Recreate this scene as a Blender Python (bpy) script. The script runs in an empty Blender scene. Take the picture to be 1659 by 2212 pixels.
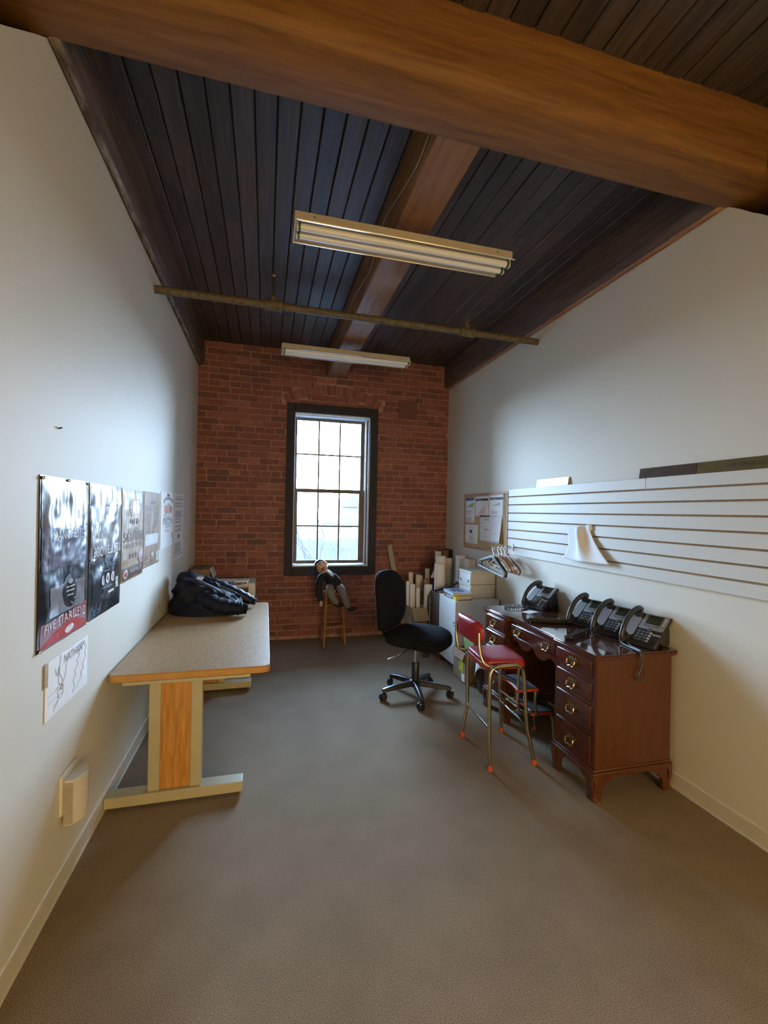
import bpy, bmesh, math, random
from math import sin, cos, pi, radians, sqrt, atan2
from mathutils import Vector, Matrix, noise as mnoise
random.seed(7)
sc = bpy.context.scene
COL = sc.collection

# ------------------------------------------------------------------ camera
YAW, PITCH, ROLL, CAMH = 0.2606, 0.0003, 0.0203, 1.4831
cd = bpy.data.cameras.new('camera'); cam = bpy.data.objects.new('camera', cd); COL.objects.link(cam)
fw0 = Vector((sin(YAW), cos(YAW), 0)); rt0 = Vector((cos(YAW), -sin(YAW), 0)); up0 = Vector((0, 0, 1))
fw = fw0*cos(PITCH)+up0*sin(PITCH); u2 = up0*cos(PITCH)-fw0*sin(PITCH)
rt = rt0*cos(ROLL)+u2*sin(ROLL); up = u2*cos(ROLL)-rt0*sin(ROLL)
cam.matrix_world = Matrix(((rt.x, up.x, -fw.x, 0), (rt.y, up.y, -fw.y, 0), (rt.z, up.z, -fw.z, CAMH), (0, 0, 0, 1)))
cd.sensor_fit = 'HORIZONTAL'; cd.sensor_width = 36; cd.lens = 959.04/1659*36; cd.clip_start = .05
sc.camera = cam

# ------------------------------------------------------------------ sky, lamps, exposure
sc.view_settings.view_transform = 'Standard'; sc.view_settings.look = 'None'
sc.view_settings.exposure = 1.32; sc.view_settings.gamma = 1.0; sc.view_settings.use_curve_mapping = False
SKY = 34
w = bpy.data.worlds.new('sky'); sc.world = w; w.use_nodes = True
nt = w.node_tree; nt.nodes.clear()
wo = nt.nodes.new('ShaderNodeOutputWorld'); bg = nt.nodes.new('ShaderNodeBackground')
tc = nt.nodes.new('ShaderNodeTexCoord'); sp = nt.nodes.new('ShaderNodeSeparateXYZ'); cr = nt.nodes.new('ShaderNodeValToRGB')
nt.links.new(tc.outputs['Generated'], sp.inputs[0]); nt.links.new(sp.outputs['Z'], cr.inputs[0])
cr.color_ramp.elements[0].position = 0.0; cr.color_ramp.elements[0].color = (.58, .78, 1, 1)
cr.color_ramp.elements[1].position = .8; cr.color_ramp.elements[1].color = (.33, .60, 1, 1)
nt.links.new(cr.outputs[0], bg.inputs[0]); bg.inputs[1].default_value = SKY; nt.links.new(bg.outputs[0], wo.inputs[0])

def area(name, loc, rot, sx, sy, power, col):
    l = bpy.data.lights.new(name, 'AREA'); l.shape = 'RECTANGLE'; l.size = sx; l.size_y = sy; l.energy = power; l.color = col
    o = bpy.data.objects.new(name, l); o.location = loc; o.rotation_euler = rot; COL.objects.link(o); return o
# unseen area lamp standing in for warm daylight and lamps behind the camera
area('rear_warm_light', (1.1, -2.6, 1.45), (pi/2-.80, 0, 0), 2.4, 0.9, 47, (1, .67, .27))
p_ = area('window_portal', (.753, 5.50, 1.73), (-pi/2, 0, 0), .88, 1.76, 1, (1, 1, 1)); p_.data.cycles.is_portal = True

# ------------------------------------------------------------------ mesh helpers
MW = {}
def mw(o): return MW.get(o.name, Matrix.Identity(4)) if o else Matrix.Identity(4)

class MB:
    def __init__(s): s.v = []; s.f = []; s.m = []
    def add(s, vs, fs, mi=0):
        b = len(s.v); s.v += [tuple(v) for v in vs]
        for f in fs: s.f.append(tuple(i+b for i in f)); s.m.append(mi)
        return s
    def box(s, x0, x1, y0, y1, z0, z1, mi=0, M=None):
        vs = [Vector((x, y, z)) for z in (z0, z1) for y in (y0, y1) for x in (x0, x1)]
        if M: vs = [M @ v for v in vs]
        return s.add(vs, [(0, 2, 3, 1), (4, 5, 7, 6), (0, 1, 5, 4), (2, 6, 7, 3), (0, 4, 6, 2), (1, 3, 7, 5)], mi)
    def boxc(s, c, d, M=None, mi=0):
        T = Matrix.Translation(c) @ (M.to_4x4() if M else Matrix.Identity(4))
        return s.box(-d[0]/2, d[0]/2, -d[1]/2, d[1]/2, -d[2]/2, d[2]/2, mi, T)
    def tube(s, pts, r, n=8, closed=False, mi=0, flat=1.0):
        pts = [Vector(p) for p in pts]; N = len(pts)
        R = r if isinstance(r, (list, tuple)) else [r]*N
        tan = []
        for i in range(N):
            a = pts[(i-1) % N] if (closed or i > 0) else pts[i]
            b = pts[(i+1) % N] if (closed or i < N-1) else pts[i]
            t = b-a; tan.append(t.normalized() if t.length > 1e-9 else Vector((0, 0, 1)))
        t0 = tan[0]; ref = Vector((0, 0, 1)) if abs(t0.z) < .9 else Vector((1, 0, 0))
        nrm = t0.cross(ref).normalized(); vs = []
        for i in range(N):
            nrm = (nrm-tan[i]*nrm.dot(tan[i])); nrm = nrm.normalized() if nrm.length > 1e-9 else tan[i].orthogonal().normalized()
            bn = tan[i].cross(nrm)
            for k in range(n):
                a = 2*pi*k/n; vs.append(pts[i]+nrm*cos(a)*R[i]+bn*sin(a)*R[i]*flat)
        fs = []
        for i in range(N if closed else N-1):
            j = (i+1) % N
            for k in range(n): fs.append((i*n+k, i*n+(k+1) % n, j*n+(k+1) % n, j*n+k))
        if not closed: fs += [tuple(range(n))[::-1], tuple((N-1)*n+k for k in range(n))]
        return s.add(vs, fs, mi)
    def cyl(s, p0, p1, r, r1=None, n=16, mi=0): return s.tube([p0, p1], [r, r if r1 is None else r1], n, mi=mi)
    def lathe(s, prof, c=(0, 0, 0), M=None, n=20, mi=0):
        c = Vector(c); vs = []
        for r, z in prof:
            for k in range(n):
                v = Vector((r*cos(2*pi*k/n), r*sin(2*pi*k/n), z)); vs.append(c+(M @ v if M else v))
        fs = [(i*n+k, i*n+(k+1) % n, (i+1)*n+(k+1) % n, (i+1)*n+k) for i in range(len(prof)-1) for k in range(n)]
        fs += [tuple(range(n))[::-1], tuple((len(prof)-1)*n+k for k in range(n))]
        return s.add(vs, fs, mi)
    def prism(s, poly, axis, a, b, mi=0, M=None):
        def P(u, v, t): return Vector({'x': (t, u, v), 'y': (u, t, v), 'z': (u, v, t)}[axis])
        n = len(poly); vs = [P(u, v, a) for u, v in poly]+[P(u, v, b) for u, v in poly]
        if M: vs = [M @ v for v in vs]
        fs = [tuple(range(n)), tuple(range(2*n-1, n-1, -1))]+[(i, n+i, n+(i+1) % n, (i+1) % n) for i in range(n)]
        return s.add(vs, fs, mi)
    def grid(s, fn, nu, nv, mi=0, cu=False, caps=False):
        vs = [fn(i/nu, j/nv) for j in range(nv+1) for i in range(nu if cu else nu+1)]
        w_ = nu if cu else nu+1
        fs = [(j*w_+i, j*w_+(i+1) % w_, (j+1)*w_+(i+1) % w_, (j+1)*w_+i) for j in range(nv) for i in range(nu)]
        if caps: fs += [tuple(range(w_))[::-1], tuple(nv*w_+k for k in range(w_))]
        return s.add(vs, fs, mi)
    def ell(s, c, r, nu=20, nv=12, M=None, mi=0, fn=None):
        c = Vector(c); vs = []
        for j in range(nv+1):
            th = pi*j/nv
            for i in range(nu):
                ph = 2*pi*i/nu; d = Vector((sin(th)*cos(ph), sin(th)*sin(ph), cos(th)))
                k = fn(d) if fn else 1
                v = Vector((d.x*r[0], d.y*r[1], d.z*r[2]))*k; vs.append(c+(M @ v if M else v))
        fs = [(j*nu+i, j*nu+(i+1) % nu, (j+1)*nu+(i+1) % nu, (j+1)*nu+i) for j in range(nv) for i in range(nu)]
        return s.add(vs, fs, mi)
    def xf(s, M): s.v = [tuple(M @ Vector(v)) for v in s.v]; return s

def catmull(P, n=6, closed=False):
    P = [Vector(p) for p in P]; out = []; N = len(P)
    for i in range(N if closed else N-1):
        g = (lambda k: P[k % N]) if closed else (lambda k: P[min(max(k, 0), N-1)])
        a, b, c, d = g(i-1), g(i), g(i+1), g(i+2)
        for k in range(n):
            t = k/n; out.append(.5*((2*b)+(c-a)*t+(2*a-5*b+4*c-d)*t*t+(3*b-a-3*c+d)*t**3))
    if not closed: out.append(P[-1])
    return out
def rrect(x0, x1, y0, y1, r, n=5):
    o = []
    for cx, cy, a0 in ((x1-r, y0+r, -pi/2), (x1-r, y1-r, 0), (x0+r, y1-r, pi/2), (x0+r, y0+r, pi)):
        for k in range(n+1):
            a = a0+pi/2*k/n; o.append((cx+r*cos(a), cy+r*sin(a)))
    return o
def Rz(a): return Matrix.Rotation(a, 4, 'Z')
def Rx(a): return Matrix.Rotation(a, 4, 'X')
def Ry(a): return Matrix.Rotation(a, 4, 'Y')
def T(*p): return Matrix.Translation(p)

def obj(name, mb, mat, parent=None, bevel=0, seg=2, smooth=True, local=False, sub=0, ang=35, fixn=True):
    vs = mb.v
    if parent and not local:
        inv = mw(parent).inverted(); vs = [tuple(inv @ Vector(v)) for v in vs]
    me = bpy.data.meshes.new(name); me.from_pydata(vs, [], mb.f)
    mats = mat if isinstance(mat, (list, tuple)) else [mat]
    for m in mats: me.materials.append(m)
    if len(mats) > 1: me.polygons.foreach_set('material_index', mb.m)
    if fixn:
        b = bmesh.new(); b.from_mesh(me); bmesh.ops.remove_doubles(b, verts=b.verts, dist=1e-6)
        bmesh.ops.recalc_face_normals(b, faces=b.faces); b.to_mesh(me); b.free()
    if smooth:
        me.polygons.foreach_set('use_smooth', [True]*len(me.polygons)); me.set_sharp_from_angle(angle=radians(ang))
    me.update()
    o = bpy.data.objects.new(name, me); COL.objects.link(o)
    if parent: o.parent = parent; MW[o.name] = mw(parent).copy()
    if bevel:
        m = o.modifiers.new('bevel', 'BEVEL'); m.width = bevel; m.segments = seg; m.limit_method = 'ANGLE'; m.angle_limit = radians(40)
    if sub:
        m = o.modifiers.new('sub', 'SUBSURF'); m.levels = sub; m.render_levels = sub
    return o
def tag(o, label, cat, group=None):
    o['label'] = label; o['category'] = cat
    if group: o['group'] = group
    return o
def thing(name, label, cat, loc=(0, 0, 0), rz=0, group=None):
    o = bpy.data.objects.new(name, None); COL.objects.link(o); o.location = loc; o.rotation_euler = (0, 0, rz); o.empty_display_size = .05
    MW[o.name] = Matrix.Translation(loc) @ Rz(rz)
    return tag(o, label, cat, group)
def struct(o): o['kind'] = 'structure'; return o
def sempty(name, loc):
    o = bpy.data.objects.new(name, None); COL.objects.link(o); o.location = loc; o.empty_display_size = .05; MW[o.name] = Matrix.Translation(loc); return struct(o)
def dup(root, loc, rz, label, group=None):
    r = root.copy(); COL.objects.link(r); r.location = loc; r.rotation_euler = (0, 0, rz); r['label'] = label
    MW[r.name] = Matrix.Translation(loc) @ Rz(rz)
    for ch in list(root.children):
        c = ch.copy(); COL.objects.link(c); c.parent = r; MW[c.name] = MW[r.name]
        for g in list(ch.children):
            d = g.copy(); COL.objects.link(d); d.parent = c; MW[d.name] = MW[r.name]
    return r

# writing: a font curve turned into a mesh, its vertices mapped through fn(x, y) -> point
def text_mb(body, size, width=None, align='CENTER', dense=False, spacing=1.0):
    cu = bpy.data.curves.new('t', 'FONT'); cu.body = body; cu.size = size; cu.align_x = align; cu.align_y = 'CENTER'
    cu.resolution_u = 3; cu.space_character = spacing
    o = bpy.data.objects.new('t', cu); me = bpy.data.meshes.new_from_object(o)
    vs = [tuple(v.co) for v in me.vertices]; fs = [tuple(p.vertices) for p in me.polygons]
    bpy.data.objects.remove(o); bpy.data.curves.remove(cu); bpy.data.meshes.remove(me)
    if width and vs:
        xs = [v[0] for v in vs]; k = width/(max(xs)-min(xs)); c = (max(xs)+min(xs))/2 if align == 'CENTER' else min(xs)
        vs = [((v[0]-c)*k, v[1], v[2]) for v in vs]
    mb = MB(); mb.v = vs; mb.f = fs; mb.m = [0]*len(fs)
    return mb
def mapmb(mb, fn): mb.v = [tuple(fn(v[0], v[1])) for v in mb.v]; return mb
LW = Matrix(((0, 0, 1, 0), (1, 0, 0, 0), (0, 1, 0, 0), (0, 0, 0, 1)))      # print lying on the left wall
RW = Matrix(((0, 0, -1, 0), (-1, 0, 0, 0), (0, 1, 0, 0), (0, 0, 0, 1)))    # print lying on the right wall

# ------------------------------------------------------------------ materials
def new(name):
    m = bpy.data.materials.new(name); m.use_nodes = True
    return m, m.node_tree, m.node_tree.nodes['Principled BSDF']
def setp(b, col=None, rough=None, metal=None, coat=None, spec=None, sheen=None):
    if col: b.inputs['Base Color'].default_value = (*col, 1)
    if rough is not None: b.inputs['Roughness'].default_value = rough
    if metal is not None: b.inputs['Metallic'].default_value = metal
    if coat: b.inputs['Coat Weight'].default_value = coat; b.inputs['Coat Roughness'].default_value = .08
    if spec is not None: b.inputs['Specular IOR Level'].default_value = spec
    if sheen: b.inputs['Sheen Weight'].default_value = sheen
def noise_tex(t, scale, detail=3, vec=None, stretch=None, rough=.5):
    n = t.nodes.new('ShaderNodeTexNoise'); n.inputs['Scale'].default_value = scale; n.inputs['Detail'].default_value = detail; n.inputs['Roughness'].default_value = rough
    c = t.nodes.new('ShaderNodeTexCoord'); mp = t.nodes.new('ShaderNodeMapping')
    if stretch: mp.inputs['Scale'].default_value = stretch
    t.links.new(c.outputs['Object'], mp.inputs[0]); t.links.new(mp.outputs[0], n.inputs['Vector'])
    return n
def ramp(t, src, stops):
    r = t.nodes.new('ShaderNodeValToRGB'); e = r.color_ramp.elements
    while len(e) < len(stops): e.new(.5)
    for i, (p, c) in enumerate(stops): e[i].position = p; e[i].color = (*c, 1)
    t.links.new(src, r.inputs[0]); return r
def bump(t, b, src, strength, dist=.01):
    n = t.nodes.new('ShaderNodeBump'); n.inputs['Strength'].default_value = strength; n.inputs['Distance'].default_value = dist
    t.links.new(src, n.inputs['Height']); t.links.new(n.outputs[0], b.inputs['Normal']); return n
def sc3(c, k): return tuple(min(1, x*k) for x in c)
def plain(name, col, rough=.5, metal=0, var=.08, scale=25, bmp=0, bscale=200, coat=0, sheen=0, spec=None):
    m, t, b = new(name); setp(b, col, rough, metal, coat, spec, sheen)
    n = noise_tex(t, scale); r = ramp(t, n.outputs['Fac'], [(.3, sc3(col, 1-var)), (.7, sc3(col, 1+var))]); t.links.new(r.outputs[0], b.inputs['Base Color'])
    if bmp: n2 = noise_tex(t, bscale, 2); bump(t, b, n2.outputs['Fac'], bmp, .004)
    return m
def wood(name, c1, c2, stretch, rough=.4, coat=0, scale=9, bmp=.05, dark=None, obj_var=0, spec=None):
    m, t, b = new(name); setp(b, None, rough, 0, coat, spec)
    n = noise_tex(t, scale, 6, stretch=stretch, rough=.62); n.inputs['Distortion'].default_value = .35
    stops = [(.25, c1), (.72, c2)] if not dark else [(.2, dark), (.42, c1), (.75, c2)]
    r = ramp(t, n.outputs['Fac'], stops); out = r.outputs[0]
    if obj_var:
        oi = t.nodes.new('ShaderNodeObjectInfo'); hv = t.nodes.new('ShaderNodeHueSaturation'); mr = t.nodes.new('ShaderNodeMapRange')
        mr.inputs['To Min'].default_value = 1-obj_var; mr.inputs['To Max'].default_value = 1+obj_var
        t.links.new(oi.outputs['Random'], mr.inputs['Value']); t.links.new(mr.outputs[0], hv.inputs['Value']); t.links.new(out, hv.inputs['Color']); out = hv.outputs[0]
    t.links.new(out, b.inputs['Base Color'])
    if bmp: bump(t, b, n.outputs['Fac'], bmp, .01)
    return m

wall_m = plain('wall_paint', (.71, .685, .59), .6, var=.015, scale=3, bmp=.05, bscale=160)
base_m = plain('baseboard_paint', (.66, .63, .53), .4, var=.03)
# carpet
carpet, t, b = new('carpet'); setp(b, None, .95, spec=.1)
n1 = noise_tex(t, 400, 3, rough=.8); r1 = ramp(t, n1.outputs['Fac'], [(.40, (.10, .074, .046)), (.5, (.26, .196, .128)), (.60, (.50, .39, .275))])
n2 = noise_tex(t, 5, 4); mx = t.nodes.new('ShaderNodeMix'); mx.data_type = 'RGBA'; mx.blend_type = 'MULTIPLY'; mx.inputs['Factor'].default_value = .55
r2 = ramp(t, n2.outputs['Fac'], [(.3, (.72, .72, .72)), (.7, (1, 1, 1))])
t.links.new(r1.outputs[0], mx.inputs[6]); t.links.new(r2.outputs[0], mx.inputs[7]); t.links.new(mx.outputs[2], b.inputs['Base Color']); bump(t, b, n1.outputs['Fac'], .12, .003)
# brick
brick_m, t, b = new('brick'); setp(b, None, .8)
oi = t.nodes.new('ShaderNodeObjectInfo'); ge = t.nodes.new('ShaderNodeNewGeometry'); ad = t.nodes.new('ShaderNodeMath'); ad.operation = 'ADD'; fr = t.nodes.new('ShaderNodeMath'); fr.operation = 'FRACT'
t.links.new(oi.outputs['Random'], ad.inputs[0]); t.links.new(ge.outputs['Random Per Island'], ad.inputs[1]); t.links.new(ad.outputs[0], fr.inputs[0])
rb = ramp(t, fr.outputs[0], [(0, (.24, .092, .070)), (.3, (.35, .135, .098)), (.62, (.275, .098, .078)), (.85, (.185, .085, .080)), (1, (.39, .165, .12))])
nb = noise_tex(t, 22, 5, rough=.65); rn = ramp(t, nb.outputs['Fac'], [(.28, (.62, .6, .6)), (.7, (1.12, 1.1, 1.1))])
mx = t.nodes.new('ShaderNodeMix'); mx.data_type = 'RGBA'; mx.blend_type = 'MULTIPLY'; mx.inputs['Factor'].default_value = .8
t.links.new(rb.outputs[0], mx.inputs[6]); t.links.new(rn.outputs[0], mx.inputs[7]); t.links.new(mx.outputs[2], b.inputs['Base Color']); bump(t, b, nb.outputs['Fac'], .35, .006)
mortar_m = plain('mortar', (.40, .235, .18), .95, var=.25, scale=18, bmp=.4, bscale=120)
plank_m = wood('ceiling_plank', (.050, .036, .029), (.105, .077, .060), (14, .7, 14), .5, 0, 5, .12, dark=(.03, .022, .018), obj_var=.28)
gap_m = plain('dark_gap', (.012, .009, .008), .9)
beam_m = wood('orange_beam', (.185, .080, .016), (.30, .140, .030), (.8, 10, 10), .62, 0, 3.2, .2, dark=(.085, .036, .010))
t = beam_m.node_tree; b = t.nodes['Principled BSDF']; old = b.inputs['Base Color'].links[0].from_socket       # knots
vo = t.nodes.new('ShaderNodeTexVoronoi'); vo.inputs['Scale'].default_value = 2.6; c_ = t.nodes.new('ShaderNodeTexCoord'); mp_ = t.nodes.new('ShaderNodeMapping'); mp_.inputs['Scale'].default_value = (.55, 1, 1)
t.links.new(c_.outputs['Object'], mp_.inputs[0]); t.links.new(mp_.outputs[0], vo.inputs['Vector']); kr = ramp(t, vo.outputs['Distance'], [(.07, (.25, .2, .18)), (.15, (.62, .56, .52)), (.24, (1, 1, 1))])
mx = t.nodes.new('ShaderNodeMix'); mx.data_type = 'RGBA'; mx.blend_type = 'MULTIPLY'; mx.inputs['Factor'].default_value = 1; t.links.new(old, mx.inputs[6]); t.links.new(kr.outputs[0], mx.inputs[7]); t.links.new(mx.outputs[2], b.inputs['Base Color'])
cbeam_m = wood('center_beam', (.22, .11, .052), (.36, .19, .09), (10, .6, 10), .6, 0, 4, .15, dark=(.10, .05, .028))
sbeam_m = wood('side_beam', (.075, .048, .034), (.17, .115, .08), (10, .6, 10), .7, 0, 4, .2, dark=(.035, .022, .016))
# peeling pale paint along the foot of the side beams
rust_edge = wood('beam_edge', (.28, .13, .06), (.42, .24, .12), (10, 1, 10), .7, 0, 4, .2, dark=(.10, .05, .03))
peel_m = wood('peeling_paint', (.10, .065, .048), (.42, .40, .36), (8, 1.6, 8), .8, 0, 3.5, .3, dark=(.05, .033, .025))
iron_trim = plain('window_casing_paint', (.026, .026, .036), .7, var=.2, scale=14)
sash_m = plain('sash_paint', (.11, .10, .095), .45, var=.2)
jamb_m = plain('jamb_white', (.60, .64, .68), .35, var=.05)
lam_m = wood('laminate_top', (.35, .195, .085), (.49, .305, .145), (16, 2.2, 16), .45, 0, 5, .02, spec=.22)
oak_m = wood('oak_edge', (.42, .20, .045), (.60, .33, .09), (3, 14, 14), .42, .2, 5, .05)
oakv_m = wood('oak_panel', (.46, .20, .036), (.68, .37, .095), (12, 12, 1.2), .40, .25, 4, .05, dark=(.36, .15, .03))
olive_m = plain('beige_steel', (.46, .42, .27), .42, var=.05, scale=12)
mahog_v = wood('mahogany_side', (.070, .022, .0075), (.115, .039, .0125), (11, 11, 1.2), .33, .25, 4, .03)
mahog_h = wood('mahogany_front', (.075, .017, .008), (.125, .032, .013), (11, 1.6, 11), .22, .3, 4, 0, dark=(.055, .012, .006))
mahog_d = wood('mahogany_top', (.045, .014, .010), (.10, .033, .022), (11, 1.4, 11), .06, 1, 4, 0)
brass_m = plain('old_brass', (.55, .40, .17), .32, 1, var=.15, scale=60)
darkbrass = plain('dark_brass', (.20, .155, .075), .42, .8, var=.5, scale=110)
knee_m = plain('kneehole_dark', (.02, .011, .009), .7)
blackfab = plain('black_fabric', (.012, .012, .014), .95, var=.2, scale=40, bmp=.25, bscale=600, spec=.12)
blackpl = plain('black_plastic', (.016, .016, .018), .32, var=.1)
chrome_m = plain('chrome', (.72, .72, .72), .14, 1, var=.03)
tubegold = plain('worn_chrome_tube', (.50, .43, .29), .30, 1, var=.14, scale=40)
redvinyl = plain('red_vinyl', (.36, .022, .03), .34, var=.06, scale=10, bmp=.06, bscale=300)
redpaint = plain('red_paint', (.45, .05, .018), .36, var=.08, scale=12)
redrub = plain('red_rubber', (.55, .10, .03), .6)
ribm = plain('grey_rubber_tread', (.055, .06, .07), .7, var=.15)
navy = plain('navy_cloth', (.0065, .009, .025), .7, var=.35, scale=14, bmp=.15, bscale=400, spec=.3)
navy2 = plain('navy_sheen_cloth', (.010, .015, .045), .5, var=.3, scale=14)
piping_m = plain('jacket_piping', (.10, .13, .24), .5)
white_p = plain('white_paper', (.88, .885, .89), .7, var=.02)
cream_p = plain('cream_paper', (.70, .66, .56), .7, var=.05)
ink = plain('black_ink', (.02, .02, .022), .6)
greyink = plain('grey_ink', (.22, .22, .23), .6)
midink = plain('pale_ink', (.45, .46, .48), .6)
card_m = plain('cardboard', (.32, .215, .125), .85, var=.1, scale=18)
carddark = plain('cardboard_print', (.07, .05, .04), .8)
cab_m = plain('cabinet_enamel', (.72, .74, .74), .35, var=.02)
puty = plain('putty_plastic', (.60, .59, .54), .5, var=.03)
phone_m = plain('phone_charcoal', (.030, .032, .036), .38, var=.08)
phone_s = plain('phone_silver', (.30, .31, .33), .4, .2, var=.05)
key_m = plain('phone_key', (.13, .135, .145), .45)
keyl_m = plain('phone_key_pale', (.5, .51, .52), .45)
screen_m = plain('phone_screen', (.045, .05, .042), .12)
cable_m = plain('black_cable', (.014, .013, .013), .45)
slat_m = plain('slat_white', (.67, .67, .62), .45, var=.015, scale=4)
mdf_m = plain('groove_mdf', (.32, .20, .10), .8, var=.15)
cork_m = plain('cork', (.50, .34, .17), .9, var=.14, scale=120)
corkfr = plain('cork_frame', (.46, .24, .13), .5, var=.1)
fixm = plain('fixture_enamel', (.52, .46, .36), .4, var=.04)
fixin = plain('fixture_reflector', (.72, .66, .52), .25, var=.03)
tube_w = plain('fluorescent_tube', (.84, .85, .82), .22, var=.01)
green_m = plain('green_collar', (.02, .12, .04), .4)
pipe_m = plain('painted_pipe', (.13, .10, .055), .6, var=.35, scale=35, bmp=.3, bscale=90)
goldplate = plain('polished_brass_plate', (.80, .58, .20), .22, 1, var=.04)
brownplate = plain('brown_bronze_plate', (.085, .050, .024), .6, 0, spec=.1, var=.15)
oliveplate = plain('olive_bronze_plate', (.125, .098, .030), .6, 0, spec=.1, var=.15)
pine_m = wood('stool_wood', (.26, .115, .04), (.40, .20, .075), (8, 8, 2), .5, 0, 5, .05)

# ================================================================== STRUCTURE
XL, XR, YB, ZB, ZC, YF = -.737, 2.202, 5.207, 3.047, 3.32, -3.0
floor = struct(obj('floor', MB().box(XL-.15, XR+.15, YF-.1, YB+.02, -.12, 0), carpet))
# both side walls are cut away around the big beam, which runs on over them
def sidewall(name, xa, xb, notch):
    m = MB().prism([(YF-.1, 0), (YB+.35, 0), (YB+.35, 3.5)]+notch+[(YF-.1, 3.5)], 'x', xa, xb); o = xb+.9 if xa > 0 else xa-.9
    m.box(min(o, o+.1), max(o, o+.1), YF-.1, YB+.35, 2.0, 3.6); lo, hi = (xa+.02, o) if xa > 0 else (o, xb-.02)  # added closed pocket behind each notch, unseen, keeps sky light out
    m.box(lo, hi, YF-.1, YB+.35, 2.0, 2.05); m.box(lo, hi, YF-.1, YF, 2.05, 3.6); m.box(lo, hi, YB+.25, YB+.35, 2.05, 3.6); return struct(obj(name, m, wall_m))
wl = sidewall('wall_left', XL-.04, XL, [(1.744, 3.5), (1.744, 3.055), (1.649, 2.974), (1.562, 2.896), (1.51, 2.849), (1.47, 2.814), (1.30, 2.66), (1.30, 3.5)])
wr = sidewall('wall_right', XR, XR+.04, [(1.742, 3.5), (1.742, 3.060), (1.70, 3.036), (1.649, 2.994), (1.60, 2.946), (1.562, 2.916), (1.51, 2.869), (1.47, 2.833), (1.30, 2.68), (1.30, 3.5)])
wf = MB().box(XL, XR, YF-.1, YF, 0, 3.5)
struct(obj('wall_front', wf, wall_m))
for nm, x0, x1 in (('baseboard_left', XL, XL+.007), ('baseboard_right', XR-.007, XR)):
    b_ = MB(); b_.box(x0, x1, YF, YB, 0, .083)
    b_.box(x0 if 'left' in nm else x0-.004, x1+.004 if 'left' in nm else x1, YF, YB, 0, .012)
    struct(obj(nm, b_, base_m, bevel=.003))
# ceiling: backing, planks, beams
ceiling = struct(obj('ceiling', MB().box(XL-1.05, XR+1.05, YF-.1, YB+.35, ZC+.02, ZC+.1), gap_m))
def plank(x0, x1, y0, y1):
    dz = random.uniform(0, .004); b_ = MB()
    b_.prism([(x0, ZC+.022), (x0, ZC+dz+.004), (x0+.004, ZC+dz), (x1-.004, ZC+dz), (x1, ZC+dz+.004), (x1, ZC+.022)], 'y', y0, y1)
    obj('plank', b_, plank_m, ceiling, smooth=False)
x = XL+.03
while x < XR-.03:
    x1 = min(x+.103+random.uniform(-.006, .006), XR)
    if True:
        for (ya, yb_) in ((1.60, YB), (-1.2, 1.60)):
            if ya > 0 and x > .657 and x1 < .86: continue
            cuts = [ya]
            if random.random() < .55: cuts.append(random.uniform(ya+.6, yb_-.5))
            cuts.append(yb_)
            for a_, c_ in zip(cuts, cuts[1:]): plank(x+.0025, x1-.0025, a_+.001, c_-.001)
    x = x1
obj('plank_field', MB().box(XL, XR, YF, -1.2, ZC, ZC+.03), plank_m, ceiling)
# big front beam: hewn, slightly wavy arrises
def hewn(u, v):
    x = XL-.6+u*(XR-XL+1.2); c = [(1.486, ZC+.02), (1.486, 3.12), (1.497, 3.052), (1.515, 3.043), (1.62, 3.041), (1.715, 3.043), (1.736, 3.052), (1.742, 3.12), (1.742, ZC+.02)]
    y, z = c[min(int(round(v*8)), 8)]; k = mnoise.noise(Vector((x*2.1, y*9, z*9)))*.006+mnoise.noise(Vector((x*11, y*20, z*20)))*.0025
    return Vector((x, y+k, z+k))
obj('main_beam', MB().grid(hewn, 90, 8), beam_m, ceiling, ang=60)
for ya, yb_ in ((1.72, YB+.03), (YF, 1.50)):
    if ya > 0: b_ = MB().grid(lambda u, v: Vector(([.657, .657, .663, .854, .860, .860][int(round(v*5))], ya+u*(yb_-ya), [ZC+.02, 3.056, 3.05, 3.05, 3.056, ZC+.02][int(round(v*5))]+mnoise.noise(Vector((0, u*9, v*3)))*.003)), 40, 5)
    if ya > 0: obj('center_beam', b_, cbeam_m, ceiling, ang=50)
    for side in (-1, 1):
        xw, xi = (XL, XL+.06) if side < 0 else (XR, XR-.065)
        def prof(u, v, xw=xw, xi=xi):
            k = int(round(v*5)); y = ya+u*(yb_-ya); s = 1 if xi > xw else -1
            P = [(xi, ZC+.02), (xi, 3.11), (xi-.006*s, 3.075), (xi-.02*s, 3.052), (xw+.002*s, ZB), (xw-.02*s, ZB)][k]
            w_ = mnoise.noise(Vector((xw, y*3.1, k)))*.005+mnoise.noise(Vector((xw, y*12, k*2)))*.002
            return Vector((P[0]+(w_*s if k < 4 else 0), y, P[1]+(w_ if 0 < k < 5 else 0)))
        obj('side_beam', MB().grid(prof, 80, 5), sbeam_m, ceiling, ang=60)
        e_ = MB().grid(lambda u, v: Vector((xw+(.006+.030*v)*(1 if side < 0 else -1), ya+u*(yb_-ya), ZB-.004+.012*v+mnoise.noise(Vector((xw, u*40*(yb_-ya)/3, v)))*.004)), 60, 1)
        eo = obj('beam_edge', e_, peel_m if side < 0 else rust_edge, ceiling)
        eo.modifiers.new('th', 'SOLIDIFY').thickness = .006
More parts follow.
